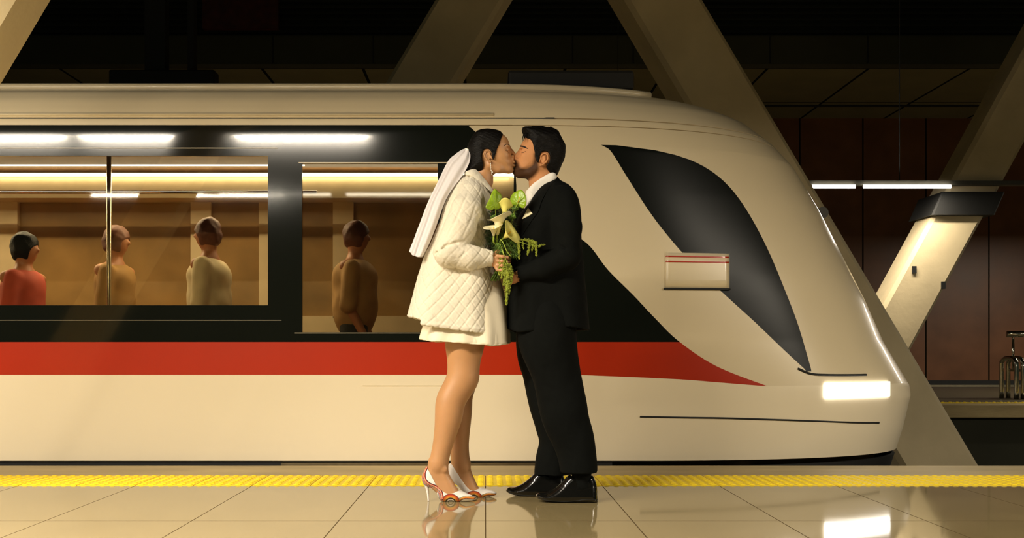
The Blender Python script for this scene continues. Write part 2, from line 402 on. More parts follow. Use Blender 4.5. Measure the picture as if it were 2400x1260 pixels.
rows = [z for z in [zz, 2.235, 2.26, 2.285, 2.31, 2.33, 2.35, 2.37, 2.385, 2.40, 2.415, 2.43, 2.44, 2.45, 2.46, 2.47, 2.48, 2.488, 2.495] if z >= zz]
for a, b_ in zip(rows[:-1], rows[1:]): patch('roof_shell', a, b_, zero, two, 1, 160)
mats = {'skirt': M['rubber'], 'lower_panel': M['white'], 'red_stripe': M['red'], 'cream_shell': M['cream'], 'windscreen': M['blackglass'], 'black_band': M['black'], 'roof_shell': M['cream']}
def weld_obj(name, V, Fc, m, parent, thick=0):
    bm = bmesh.new(); bv = [bm.verts.new(v) for v in V]; bm.verts.ensure_lookup_table()
    for f in Fc:
        try: bm.faces.new([bv[i] for i in f])
        except ValueError: pass
    bmesh.ops.remove_doubles(bm, verts=bm.verts[:], dist=.0006)
    bmesh.ops.dissolve_degenerate(bm, edges=bm.edges[:], dist=.0003)
    o = from_bm(name, bm, m, parent, True)
    return o
for k, (V, Fc) in acc.items():
    o = weld_obj(k, V, Fc, mats[k], tr)
    sm = o.modifiers.new('th', 'SOLIDIFY'); sm.thickness = .02; sm.offset = -1; es_ = o.modifiers.new('es', 'EDGE_SPLIT'); es_.split_angle = .6

V = []; Fc = []; zl = list(np.linspace(.3, 2.24, 50))
for z in zl:
    for j in range(121):
        s = 1.0+j/120*1.0
        p = pos(z, s); q = pos(z, min(s+.004, 2.0)); t_ = Vector((q[0]-p[0], q[1]-p[1], 0)); t_ = t_.normalized() if t_.length > 1e-6 else Vector((0, 1, 0))
        V.append((p[0]-t_.y*.016, p[1]+t_.x*.016, z))
for i in range(len(zl)-1):
    for j in range(120): k = i*121+j; Fc.append((k, k+1, k+122, k+121))
weld_obj('nose_lining', V, Fc, M['cream'], tr)
# far side, mirrored in one shell
V = []; Fc = []
zz_ = list(np.linspace(-1, 2.2, 30))+rows[1:]
for z in zz_:
    for j in range(81):
        s = 2.0*j/80 if j else 0
        p = pos(z, s); V.append((p[0], 2*YC-p[1], z))
for i in range(len(zz_)-1):
    for j in range(80):
        k = i*81+j; Fc.append((k, k+81, k+82, k+1))
weld_obj('far_shell', V, Fc, M['cream'], tr)
# recess grooves and trims on the near side
def rail(name, px0, px1, py, h, m, out=.012, d=TY):
    a = P(px0, py, d); c = P(px1, py, d); zc = zof(py)
    return box(name, a.x, c.x, YC-hw(zc)-out, YC-hw(zc)+.03, zc-h/2, zc+h/2, m, tr)
rail('shadow_gap', -4000, 1300, 276, .012, M['rubber'], -.006)
rail('shadow_gap', -4000, 1100, 294, .012, M['rubber'], -.006)
rail('window_trim', -4000, 650, 347, .005, M['cream'], .004)
rail('door_trim', 700, 1050, 381, .005, M['cream'], .004)
rail('door_trim', 690, 1060, 780, .006, M['steel'], .006)
rail('sill_line', -4000, 660, 750, .004, M['steel'], .002)
gap = box('shadow_gap', XL, .8, YC-1.30, YC-1.0, zsk-.04, zsk, M['rubber'], tr)
rail('door_step', 660, 1262, 1087, .018, M['steel'], .02)
rail('door_step', 660, 1262, 1094, .01, M['concrete'], .035)
rail('shadow_gap', 850, 1046, 903, .006, M['cream'], .004)
tube('highlight_rail', [(XL, YC-hw(2.205)-.002, 2.205), (.05, YC-hw(2.205)-.002, 2.205)], .011, M['cream'], tr, 12)  # made-up glossy rail, shaped to catch a lamp highlight along the roof shoulder
# rain gutter along the roof edge
pts = [(lambda p: (p[0], p[1], p[2]+.012))(pos(2.425, s)) for s in list(np.linspace(0, 1, 8))+list(np.linspace(1.05, 1.45, 10))]
tube('gutter_rail', pts, .026, M['cream'], tr, 10)
ru = box('roof_unit', (1190-CX)*7/F, (1480-CX)*7/F, YC-.9, YC+.9, 2.47, 2.60, M['rubber'], tr, .02)
# bumper seam and windscreen foot seam as thin dark inlays
def seam(name, pts, r, m):
    out = []
    for px, py in pts:
        z = zof(py, 6.8); s = s_at_px(z, lambda q, px=px: px); p = pos(z, s); out.append((p[0], p[1]-r*.2, p[2]))
    tube(name, smooth_curve(out, 6), r, m, tr, 6)
seam('bumper_seam', [(1500, 968), (1600, 970), (1700, 972), (1800, 976), (1900, 981), (2000, 988), (2060, 992)], .006, M['rubber'])
seam('windscreen_seam', [(1870, 862), (1900, 874), (1940, 877), (1990, 878), (2030, 878)], .008, M['rubber'])
# headlight on the nose
def surf_patch(name, px0, px1, py0, py1, m, off, nu=14, nv=4, d=6.9):
    V = []; Fc = []
    for i in range(nv+1):
        z = zof(py1+(py0-py1)*i/nv, d)
        for j in range(nu+1):
            px = px0+(px1-px0)*j/nu; s = s_at_px(z, lambda q, px=px: px); p = pos(z, s)
            p2 = pos(z, s+.003); t = Vector(p2)-Vector(p); n = Vector((t.y, -t.x, 0)).normalized()
            V.append(Vector(p)+n*off)
    for i in range(nv):
        for j in range(nu): k = i*(nu+1)+j; Fc.append((k, k+1, k+nu+2, k+nu+1))
    o = pmesh(name, V, Fc, m, tr, True); sm = o.modifiers.new('th', 'SOLIDIFY'); sm.thickness = .02; sm.offset = -1; return o
surf_patch('headlight', 1932, 2082, 894, 928, M['head'], .012)
# camera housing: pale panel with two red stripes across the windscreen
surf_patch('side_panel', 1560, 1708, 596, 678, M['cream'], .010, d=6.6)
surf_patch('red_line', 1560, 1706, 603, 606, M['red'], .014, d=6.6); surf_patch('red_line', 1560, 1706, 615, 618, M['red'], .014, d=6.6)
surf_patch('panel_edge', 1555, 1710, 677, 681, M['rubber'], .014, d=6.6)
# window panes
gm = bpy.data.materials.new('tinted_glass'); gm.use_nodes = True; nt = gm.node_tree; nt.nodes.clear()
out = nt.nodes.new('ShaderNodeOutputMaterial'); mx = nt.nodes.new('ShaderNodeMixShader'); tb_ = nt.nodes.new('ShaderNodeBsdfTransparent')
gl = nt.nodes.new('ShaderNodeBsdfGlossy'); fr = nt.nodes.new('ShaderNodeFresnel'); fr.inputs[0].default_value = 1.55
tb_.inputs[0].default_value = (.80, .78, .68, 1); gl.inputs['Roughness'].default_value = .03
nt.links.new(fr.outputs[0], mx.inputs[0]); nt.links.new(tb_.outputs[0], mx.inputs[1]); nt.links.new(gl.outputs[0], mx.inputs[2]); nt.links.new(mx.outputs[0], out.inputs[0])
M['glass'] = gm
for px0, px1, py0, py1 in ((-2600, 628, 365, 715), (708, 1026, 380, 778), (1062, 1204, 395, 700)):
    a, c = P(px0, py1, TY), P(px1, py0, TY)
    wf = box('window_pane', a.x, c.x, TY+.012, TY+.018, a.z, c.z, M['glass'], tr)
# interior
FY = 9.0
box('interior_floor', XL, .6, TY+.05, FY+.05, -.04, 0, M['interior_dark'], tr)
box('interior_ceiling', XL, .6, TY+.12, FY+.05, 2.27, 2.29, M['interior_dark'], tr)
box('cab_bulkhead', .32, .36, TY+.12, FY, 0, 2.27, M['interior_dark'], tr)
bm = bmesh.new(); bx(bm, XL, .3, FY-.01, FY+.05, 0, 1.02)
bx(bm, XL, .3, FY-.25, FY+.05, 2.02, 2.2)
for x in (-6.2, -4.2, -2.5, -1.9, -1.25, .2): bx(bm, x-.09, x+.09, FY-.01, FY+.05, 1.0, 2.03)
from_bm('far_side_panel', bm, M['interior'], tr)
box('far_window', XL, .3, FY+.03, FY+.05, 1.0, 2.04, mat('far_window_glass', srgb(150, 118, 70), .3, var=.3, scale=2), tr)
box('light_strip', XL+.2, .28, FY-.30, FY-.24, 2.205, 2.225, M['lamp_in'], tr)
box('light_strip', XL+.2, -1.45, 8.2, 8.212, 2.195, 2.205, M['lamp_in'], tr)
tube('hand_rail', [(XL, 8.5, 2.03), (-1.4, 8.5, 2.03)], .016, M['chrome'], tr)
for x in (-1.35-.1, -2.85, -5.2): tube('grab_pole', [(x, 7.75, 0), (x, 7.75, 2.27)], .017, M['steel'], tr)
def seat(x):
    s_ = box('seat', x, x+.46, 8.5, 8.95, .40, .48, M['seat'], tr, .03)
    box('backrest', x, x+.46, 8.9, 8.98, .48, 1.08, M['seat'], s_, .03); 
for x in (-4.1, -3.6, -3.1, -2.6): seat(x)
area('saloon_light', (-5.4, 8.215, 2.175), (-5.4, 7.6, 0), 7.8, 135, (1, .80, .54), .06)
area('saloon_light_wall', (-4.5, 8.73, 2.20), (-4.5, 8.3, 1.5), 9.4, 22, (1, .80, .54), .05)
# ================================================================ implicit-surface modelling kit
def densify(poly, n=5):
    return np.array(smooth_curve(poly, n, True))
def poly_dist(poly, X_, Z_):
    # signed distance, positive inside
    A = poly; B = np.roll(poly, -1, 0)
    d2 = np.full(X_.shape, 1e9, np.float32); ins = np.zeros(X_.shape, bool)
    for (ax, az), (bx_, bz) in zip(A, B):
        ex, ez = bx_-ax, bz-az; L2 = ex*ex+ez*ez+1e-12
        t = np.clip(((X_-ax)*ex+(Z_-az)*ez)/L2, 0, 1)
        d2 = np.minimum(d2, (X_-ax-t*ex)**2+(Z_-az-t*ez)**2)
        c = ((az > Z_) != (bz > Z_)); 
        with np.errstate(divide='ignore', invalid='ignore'):
            xi = (bx_-ax)*(Z_-az)/(bz-az if bz != az else 1e-12)+ax
        ins ^= c & (X_ < xi)
    return np.where(ins, 1, -1)*np.sqrt(d2)
class Field:
    def __init__(s, lo, hi, h):
        s.h = h; s.lo = np.array(lo, float); s.n = np.ceil((np.array(hi)-s.lo)/h).astype(int)+1
        s.f = np.full(s.n, 9.0, np.float32)
    def block(s, lo, hi):
        a = np.clip(np.floor((np.array(lo)-s.lo)/s.h).astype(int), 0, s.n-1); b_ = np.clip(np.ceil((np.array(hi)-s.lo)/s.h).astype(int)+1, 1, s.n)
        sl = tuple(slice(i, j) for i, j in zip(a, b_))
        ax = [(s.lo[k]+np.arange(a[k], b_[k])*s.h).astype(np.float32) for k in range(3)]
        return sl, ax[0][:, None, None], ax[1][None, :, None], ax[2][None, None, :]
    def comb(s, sl, d, k, op):
        g = s.f[sl]
        if op == 'sub': d = -d
        if op == 'add':
            if k > 0: hh = np.maximum(k-np.abs(g-d), 0)/k; r = np.minimum(g, d)-hh*hh*k*.25
            else: r = np.minimum(g, d)
        else:
            if k > 0: hh = np.maximum(k-np.abs(g-d), 0)/k; r = np.maximum(g, d)+hh*hh*k*.25
            else: r = np.maximum(g, d)
        s.f[sl] = r
    def cap(s, a, b, ra, rb=None, k=.01, op='add'):
        rb = ra if rb is None else rb; a = np.array(a, float); b = np.array(b, float); m = max(ra, rb)+k+3*s.h
        sl, X_, Y_, Z_ = s.block(np.minimum(a, b)-m, np.maximum(a, b)+m)
        e = b-a; L2 = (e*e).sum()+1e-12
        t = np.clip(((X_-a[0])*e[0]+(Y_-a[1])*e[1]+(Z_-a[2])*e[2])/L2, 0, 1)
        d = np.sqrt((X_-a[0]-t*e[0])**2+(Y_-a[1]-t*e[1])**2+(Z_-a[2]-t*e[2])**2)-(ra+(rb-ra)*t)
        s.comb(sl, d, k, op); return s
    def chain(s, pts, rads, k=.01, op='add'):
        for i in range(len(pts)-1): s.cap(pts[i], pts[i+1], rads[i], rads[i+1], k, op)
        return s
    def ell(s, c, r, k=.01, op='add', rot=None):
        c = np.array(c, float); r = np.array(r, float); m = max(r)+k+3*s.h
        sl, X_, Y_, Z_ = s.block(c-m, c+m); p = [X_-c[0], Y_-c[1], Z_-c[2]]
        if rot is not None:
            R_ = np.array(Matrix.Rotation(rot[0], 3, rot[1]).transposed())
            p = [R_[i][0]*p[0]+R_[i][1]*p[1]+R_[i][2]*p[2] for i in range(3)]
        q = np.sqrt((p[0]/r[0])**2+(p[1]/r[1])**2+(p[2]/r[2])**2)
        g = np.sqrt((p[0]/r[0]**2)**2+(p[1]/r[1]**2)**2+(p[2]/r[2]**2)**2)+1e-9
        s.comb(sl, q*(q-1)/g, k, op); return s
    def infl(s, poly, y0, W, R, k=.008, op='add', Wf=None, y0f=None, grow=0, pw=2.0):
        # silhouette polygon in (x,z) inflated to half depth W with edge rounding R
        poly = np.array(poly, float); m = k+3*s.h+grow
        lo = (poly[:, 0].min()-m, y0-W-m-.06, poly[:, 1].min()-m); hi = (poly[:, 0].max()+m, y0+W+m+.06, poly[:, 1].max()+m)
        sl, X_, Y_, Z_ = s.block(lo, hi); X2 = X_[:, 0, :]; Z2 = Z_[:, 0, :]
        X2, Z2 = np.broadcast_arrays(X2, Z2)
        D = (poly_dist(poly, X2, Z2)+grow).astype(np.float32)[:, None, :]
        Wv = W if Wf is None else Wf(X2, Z2).astype(np.float32)[:, None, :]
        yv = y0 if y0f is None else y0f(X2, Z2).astype(np.float32)[:, None, :]
        Rv = R
        a = np.maximum(Rv-D, 0)/Rv; b_ = np.abs(Y_-yv)/Wv
        q = (a**pw+b_**pw)**(1/pw)+1e-6
        g = np.sqrt((a/Rv)**2+(b_/Wv)**2)/q+1e-6
        s.comb(sl, ((q-1)/g).astype(np.float32), k, op); return s
    def half(s, n, c, k=0):      # cut away the side n points to
        sl = tuple(slice(0, i) for i in s.n); _, X_, Y_, Z_ = s.block(s.lo, s.lo+s.n*s.h)
        d = -(n[0]*X_+n[1]*Y_+n[2]*Z_-c); s.comb(sl, d[:s.n[0], :s.n[1], :s.n[2]].astype(np.float32), k, 'sub'); return s
    def shell_from(s, other, off, k=0):   # carve out other (same grid) shrunk by off
        s.f = np.maximum(s.f, -(other.f+off)); return s
    def copy(s):
        o = Field.__new__(Field); o.h, o.lo, o.n, o.f = s.h, s.lo, s.n, s.f.copy(); return o
    def surf(s):
        f = s.f; ins = f < 0; nx, ny, nz = s.n
        cnt = np.zeros((nx-1, ny-1, nz-1), np.uint8)
        for i in (0, 1):
            for j in (0, 1):
                for k in (0, 1): cnt += ins[i:nx-1+i, j:ny-1+j, k:nz-1+k]
        act = (cnt > 0) & (cnt < 8); I, J, K = np.nonzero(act)
        idx = np.full(act.shape, -1, np.int64); idx[I, J, K] = np.arange(len(I))
        cor = [(i, j, k) for i in (0, 1) for j in (0, 1) for k in (0, 1)]
        v = {c: f[I+c[0], J+c[1], K+c[2]] for c in cor}
        acc_ = np.zeros((len(I), 3)); num = np.zeros(len(I))
        for c in cor:
            for ax in range(3):
                if c[ax] == 0:
                    d = list(c); d[ax] = 1; d = tuple(d); a, b_ = v[c], v[d]; m = (a < 0) != (b_ < 0)
                    t = np.where(m, a/np.where(m, a-b_, 1), 0)
                    p = np.array(c, float)[None, :].repeat(len(I), 0); p[:, ax] += t
                    acc_ += p*m[:, None]; num += m
        P_ = acc_/num[:, None]+np.stack([I, J, K], 1); P_ = s.lo+P_*s.h
        quads = []
        for ax in range(3):
            o1, o2 = (ax+1) % 3, (ax+2) % 3
            sla = [slice(0, s.n[q]) for q in range(3)]; slb = list(sla); sla[ax] = slice(0, s.n[ax]-1); slb[ax] = slice(1, s.n[ax])
            a, b_ = ins[tuple(sla)], ins[tuple(slb)]; E_ = np.stack(np.nonzero(a != b_), 1)
            ok = (E_[:, o1] > 0) & (E_[:, o2] > 0) & (E_[:, o1] < s.n[o1]-1) & (E_[:, o2] < s.n[o2]-1); E_ = E_[ok]
            if not len(E_): continue
            fl_ = a[tuple(E_.T)]
            def at(d1, d2):
                q = E_.copy(); q[:, o1] -= d1; q[:, o2] -= d2; return idx[tuple(q.T)]
            Q = np.stack([at(1, 1), at(0, 1), at(0, 0), at(1, 0)], 1); Q[~fl_] = Q[~fl_][:, ::-1]
            quads.append(Q)
        Q = np.concatenate(quads); Q = Q[(Q >= 0).all(1)]
        return P_, Q
def np_mesh(name, V, Q, m, parent=None):
    me = bpy.data.meshes.new(name); me.vertices.add(len(V)); me.vertices.foreach_set('co', np.asarray(V, np.float32).ravel())
    me.loops.add(Q.size); me.loops.foreach_set('vertex_index', Q.ravel().astype(np.int32))
    me.polygons.add(len(Q)); me.polygons.foreach_set('loop_start', np.arange(0, Q.size, 4, dtype=np.int32))
    me.update(calc_edges=True); me.validate()
    return link(name, me, m, parent, True)
def relax(V, Q, it=2, lam=.5):
    for _ in range(it):
        s = np.zeros_like(V); c = np.zeros(len(V))
        for a, b_ in ((0, 1), (1, 2), (2, 3), (3, 0)):
            np.add.at(s, Q[:, a], V[Q[:, b_]]); np.add.at(c, Q[:, a], 1)
            np.add.at(s, Q[:, b_], V[Q[:, a]]); np.add.at(c, Q[:, b_], 1)
        V = V+lam*(s/np.maximum(c, 1)[:, None]-V)
    return V
def vnormals(V, Q):
    n = np.cross(V[Q[:, 2]]-V[Q[:, 0]], V[Q[:, 3]]-V[Q[:, 1]]); N_ = np.zeros_like(V)
    for k in range(4): np.add.at(N_, Q[:, k], n)
    return N_/(np.linalg.norm(N_, axis=1)[:, None]+1e-12)
def largest(V, Q):
    return V, Q
def obj_sdf(name, F_, m, parent=None, it=2, disp=None, lam=.5):
    V, Q = F_.surf(); V = relax(V, Q, it, lam)
    if disp is not None:
        N_ = vnormals(V, Q); V = V+N_*disp(V, N_)[:, None]
    return np_mesh(name, V, Q, m, parent)
def vnoise(V, sc, seed=0, oct=2):
    out = np.zeros(len(V)); amp = 1; tot = 0
    r = np.random.default_rng(seed)
    for o in range(oct):
        for _ in range(5):
            d = r.normal(size=3); d /= np.linalg.norm(d); ph = r.uniform(0, 6.28); fq = sc*(1.9**o)*r.uniform(.7, 1.3)
            q = V@d*fq+ph; q2 = V@np.roll(d, 1)*fq*.8+ph*2
            out += amp*np.sin(q+1.3*np.sin(q2))
        tot += amp*5**.5; amp *= .5
    return out/tot
def pxpoly(pts, d, n=4, smooth=True):
    p = [((x-CX)*d/F, CH+(CY-y)*d/F) for x, y in pts]
    return densify(p, n) if smooth else np.array(p)
def Pn(px, py, d): return np.array(P(px, py, d))
def wtab(xs, vs, d, use='z'):
    # half depth varying with height: pixel rows -> metres
    z = np.array([CH+(CY-y)*d/F for y in xs]); v = np.array(vs, float); o = np.argsort(z)
    return lambda X_, Z_: np.interp(Z_, z[o], v[o])
# ================================================================ the couple
def prism(Fd, poly, k=.003):
    sl = tuple(slice(0, i) for i in Fd.n); _, X_, Y_, Z_ = Fd.block(Fd.lo, Fd.lo+(Fd.n-1)*Fd.h)
    X2, Z2 = np.broadcast_arrays(X_[:, 0, :], Z_[:, 0, :]); D = poly_dist(poly, X2, Z2).astype(np.float32)[:, None, :]
    Fd.comb(sl, D+np.zeros_like(Y_), k, 'sub'); return Fd
def hit(Fd, px, py, y0=4.6, y1=5.3):
    ys = np.arange(y0, y1, .001); pts = np.stack([(px-CX)*ys/F, ys, CH+(CY-py)*ys/F], 1)
    g = (pts-Fd.lo)/Fd.h; i = np.floor(g).astype(int); ok = ((i >= 0) & (i < Fd.n-1)).all(1); i = np.clip(i, 0, Fd.n-2); t = np.clip(g-i, 0, 1)
    v = 0
    for a in (0, 1):
        for b_ in (0, 1):
            for c in (0, 1):
                v = v+Fd.f[i[:, 0]+a, i[:, 1]+b_, i[:, 2]+c]*abs(1-a-t[:, 0])*abs(1-b_-t[:, 1])*abs(1-c-t[:, 2])
    k = np.nonzero((v < 0) & ok)[0]
    return pts[k[0]] if len(k) else None
def on_tube(name, Fd, pts, rads, m, parent, off=.0, n=5, seg=8):
    c = smooth_curve(pts, n); rr = np.interp(np.linspace(0, 1, len(c)), np.linspace(0, 1, len(rads)), rads); out = []; r2 = []
    for q, r in zip(c, rr):
        h_ = hit(Fd, q[0], q[1])
        if h_ is not None: out.append(h_-np.array((0, off, 0))); r2.append(r)
    if len(out) > 1: return tube(name, out, r2, m, parent, seg)
def ruled(name, Fd, A, B, m, parent, off=.003, nu=24, nv=10, th=.003, yd=4.9):
    A = np.array(smooth_curve(A, 6)); B = np.array(smooth_curve(B, 6))
    ia = np.linspace(0, len(A)-1, nu+1); ib = np.linspace(0, len(B)-1, nu+1)
    f = lambda Q, i: np.stack([np.interp(i, np.arange(len(Q)), Q[:, k]) for k in (0, 1)], 1)
    PA, PB = f(A, ia), f(B, ib); V = []; last = yd
    for i in range(nu+1):
        for j in range(nv+1):
            q = PA[i]+(PB[i]-PA[i])*j/nv; h_ = hit(Fd, q[0], q[1])
            if h_ is None: h_ = Pn(q[0], q[1], last)
            last = h_[1]; h_ = Pn(q[0], q[1], h_[1]-off); V.append(h_)
    Fc = [(i*(nv+1)+j, i*(nv+1)+j+1, (i+1)*(nv+1)+j+1, (i+1)*(nv+1)+j) for i in range(nu) for j in range(nv)]
    o = pmesh(name, V, Fc, m, parent, True); s_ = o.modifiers.new('th', 'SOLIDIFY'); s_.thickness = th; s_.offset = 0; return o
def tint_attr(o, vals):
    at = o.data.color_attributes.new('tint', 'FLOAT_COLOR', 'POINT'); v = np.ones((len(o.data.vertices), 4), np.float32); v[:, :3] = vals
    at.data.foreach_set('color', v.ravel())
def tinted(m):
    nt = m.node_tree; b = nt.nodes['Principled BSDF']; src = b.inputs['Base Color'].links[0].from_socket
    a = nt.nodes.new('ShaderNodeAttribute'); a.attribute_name = 'tint'; mm = nt.nodes.new('ShaderNodeMix'); mm.data_type = 'RGBA'; mm.blend_type = 'MULTIPLY'
    mm.inputs['Factor'].default_value = 1; nt.links.new(src, mm.inputs['A']); nt.links.new(a.outputs['Color'], mm.inputs['B']); nt.links.new(mm.outputs['Result'], b.inputs['Base Color'])
    return m
M['skin_w'] = tinted(mat('skin_bride', srgb(192, 142, 96), .45, var=.05, scale=12, bump=.06, bscale=250, sss=.12))
M['skin_m'] = tinted(mat('skin_groom', srgb(196, 138, 92), .6, spec=.15, var=.06, scale=12, bump=.08, bscale=250))
M['hair'] = mat('black_hair', srgb(8, 6, 4), .5, spec=.18, var=.5, scale=60, bump=.5, bscale=220, stretch=(.25, .6, 1.0))
M['jacket_w'] = mat('white_quilted_cotton', srgb(224, 215, 194), .85, var=.03, scale=10, bump=.35, bscale=55, sheen=.2)
M['dress'] = mat('ivory_dress', srgb(236, 224, 196), .6, var=.03, bump=.1, bscale=20)
M['suit'] = mat('black_suit_wool', srgb(9, 11, 9), .9, spec=.12, var=.15, scale=30, bump=.2, bscale=30)
M['shirt'] = mat('white_shirt', srgb(238, 232, 222), .7, var=.03)
M['leather'] = mat('black_patent_leather', srgb(14, 13, 11), .16, var=.2, coat=.5, bump=.12, bscale=26)
M['pump'] = tinted(mat('pump_leather', srgb(240, 234, 226), .35, var=.02, coat=.2))
M['pearl'] = mat('pearl', srgb(245, 240, 225), .15, coat=.5)
M['brow'] = mat('eyebrow_hair', srgb(26, 18, 12), .8, var=.4, scale=300)
DW = 4.95
# ---------------------------------------------------------------- the bride
bride = root('person', P(1085, 1165, 4.95), 'woman in white quilted jacket, short dress, veil and swirl-patterned heels, kissing a man', 'person')
FW = Field((-.36, 4.66, -.004), (.19, 5.20, 1.80), .0025)
Wh = wtab([300, 320, 350, 375, 395, 410], [.060, .070, .071, .064, .056, .05], DW)
headpoly = pxpoly([(1177, 314), (1187, 322), (1192, 331), (1194.5, 340), (1194, 346), (1196, 354), (1198, 364), (1200, 372), (1202.5, 379), (1203, 387), (1201, 393), (1202, 399), (1196, 404), (1184, 402.5), (1170, 404), (1152, 404), (1128, 398), (1109, 385), (1101, 365), (1101, 340), (1110, 320), (1128, 308), (1150, 305), (1166, 308)], DW)
FW.infl(headpoly, DW, .071, .068, 0, Wf=Wh)
# jaw line and cheeks
FW.chain([Pn(1148, 386, DW-.048), Pn(1168, 396, DW-.036), Pn(1190, 398, DW-.014)], [.016, .015, .014], .02)
FW.chain([Pn(1148, 386, DW+.048), Pn(1168, 396, DW+.036), Pn(1190, 398, DW+.014)], [.016, .015, .014], .02)
for sg in (-1, 1):
    FW.ell(Pn(1180, 363, DW+sg*.043), (.022, .014, .017), .02)
    FW.ell(Pn(1187.5, 343, DW+sg*.030), (.014, .018, .007), .012)                 # brow ridge
    FW.ell(Pn(1194, 351, DW+sg*.036), (.013, .014, .012), .012, 'sub')            # socket
    FW.ell(Pn(1187, 351, DW+sg*.034), (.0135, .0125, .0115), .005)                # closed lid
FW.chain([Pn(1193, 345, DW+.003), Pn(1199, 355, DW+.008), Pn(1205.5, 362.5, DW+.012)], [.007, .008, .009], .010)
FW.ell(Pn(1202, 366, DW-.004), (.008, .008, .006), .005); FW.ell(Pn(1202, 366, DW+.022), (.008, .008, .006), .005)
FW.ell(Pn(1200.5, 374, DW), (.011, .022, .014), .008); FW.ell(Pn(1204.6, 381, DW), (.008, .021, .0056), .004); FW.ell(Pn(1204, 388.5, DW), (.009, .019, .006), .004)
FW.ell(Pn(1197, 398, DW), (.013, .016, .012), .012)
# neck, torso, hips
FW.chain([Pn(1137, 385, DW), Pn(1130, 425, DW), Pn(1118, 455, DW)], [.044, .046, .055], .03)
FW.chain([Pn(1116, 465, DW), Pn(1105, 472, DW-.10)], [.04, .035], .03); FW.chain([Pn(1116, 465, DW), Pn(1105, 472, DW+.10)], [.04, .035], .03)
FW.ell(Pn(1105, 520, DW), (.10, .13, .17), .05); FW.ell(Pn(1098, 610, DW), (.09, .115, .16), .05); FW.ell(Pn(1085, 710, DW), (.11, .16, .14), .05)
# ear
def ear(Fd, c, top, pts, y, r, lobe, mirror):
    for sg in (-1, 1):
        yy = c+sg*y
        Fd.ell(Pn(*top, yy+(-sg)*.001), (.0125, .006, .024), .004)
        Fd.chain([Pn(a, b_, yy+sg*o) for a, b_, o in pts], [r]*len(pts), .003)
        Fd.ell(Pn(*lobe, yy+sg*.002), (.007, .0045, .008), .004)
ear(FW, DW, (1143, 366), [(1149, 364, .001), (1147, 356.5, .006), (1142, 353, .009), (1136.5, 354.5, .011), (1134, 360, .012), (1136, 367, .011), (1140.5, 373, .008), (1146, 378.5, .005)], .070, .0034, (1148.5, 378.5), 1)
for sg in (-1, 1): FW.ell(Pn(1145, 364.5, DW+sg*.080), (.0075, .008, .0135), .003, 'sub')
FW.cap(Pn(1151, 366, DW-.070), Pn(1152, 371, DW-.070), .004, .004, .003)
# arms
SH, EL, WR = Pn(1104, 474, 4.83), Pn(1052, 590, 4.745), Pn(1146, 605, 4.765)
FW.chain([SH, EL], [.036, .034], .02); FW.chain([EL, WR], [.034, .024], .02)
FW.chain([Pn(1104, 474, 5.07), Pn(1060, 585, 5.12)], [.036, .034], .02); FW.chain([Pn(1060, 585, 5.12), Pn(1140, 612, 4.93)], [.034, .024], .02)
def hand(Fd, wr, palm, fingers, thumb, rf=.0085):
    Fd.chain([wr, palm], [.024, .026], .012)
    for f_ in fingers:
        k = len(f_); Fd.chain([palm*.55+np.array(f_[0])*.45]+[np.array(q) for q in f_], [.013]+[rf*(1-.07*i) for i in range(k)], .0035)
    Fd.chain([palm*.7+wr*.3]+[np.array(q) for q in thumb], [.014, .0115, .0098, .0082][:len(thumb)+1], .005)
# near hand closed round the stems (stems run at px 1176, depth 4.79)
fs = []
for i in range(4):
    yy = 600+i*10.5; fs.append([Pn(1166, yy, 4.745), Pn(1178-i*.6, yy+1, 4.738), Pn(1189-i, yy+3, 4.752), Pn(1191-i, yy+5, 4.778), Pn(1184, yy+6, 4.805)])
hand(FW, WR, Pn(1158, 612, 4.762), fs, [Pn(1160, 597, 4.768), Pn(1167, 588, 4.775), Pn(1177, 583, 4.785)])
# far hand, under and behind
fs = [[Pn(1160, 590+i*10, 4.86), Pn(1176, 590+i*10, 4.87), Pn(1190, 592+i*10, 4.85), Pn(1193, 593+i*10, 4.825)] for i in range(4)]
hand(FW, Pn(1140, 612, 4.93), Pn(1152, 606, 4.89), fs, [Pn(1156, 588, 4.87), Pn(1158, 575, 4.85), Pn(1160, 567, 4.83)])
# legs
def limb(Fd, rows, d0, d1, k=.02):
    rows = [(a[0], a[1], a[2]) for a in smooth_curve(rows, 4)]; n = len(rows); pts = []; rr = []
    for i, (y, c, r) in enumerate(rows):
        d = d0+(d1-d0)*i/(n-1); pts.append(Pn(c, y, d)); rr.append(r*d/F)
    Fd.chain(pts, rr, k)
limb(FW, [(715, 1092, 46), (760, 1091, 46), (802, 1089.5, 42.5), (845, 1087, 34.5), (885, 1084.5, 33), (910, 1072, 30.5), (940, 1056, 30), (976, 1051.5, 28), (1016, 1043.5, 22), (1044, 1037, 18.5), (1068, 1031.5, 17.5), (1092, 1026, 18)], 4.89, 4.88)
FW.ell(Pn(1098, 885, 4.885), (.034, .045, .045), .03)
limb(FW, [(715, 1094, 44), (800, 1092, 39), (850, 1088, 33), (895, 1083, 30), (930, 1076, 27), (960, 1076, 26), (997, 1077, 22), (1039, 1077, 18), (1068, 1078, 17.5), (1092, 1082, 17.5)], 5.02, 5.03)
nf = pxpoly([(1009, 1072), (1003, 1090), (999, 1104), (996, 1120), (1005, 1137), (1022, 1153), (1036, 1165), (1060, 1168), (1090, 1165), (1078, 1152), (1070, 1140), (1063, 1128), (1053, 1110), (1050, 1090), (1046, 1072)], 4.88)
ff = pxpoly([(1062, 1072), (1058, 1092), (1058, 1112), (1076, 1136), (1095, 1152), (1120, 1159), (1142, 1157), (1130, 1149), (1121, 1140), (1111, 1119), (1103, 1098), (1096, 1072)], 5.03)
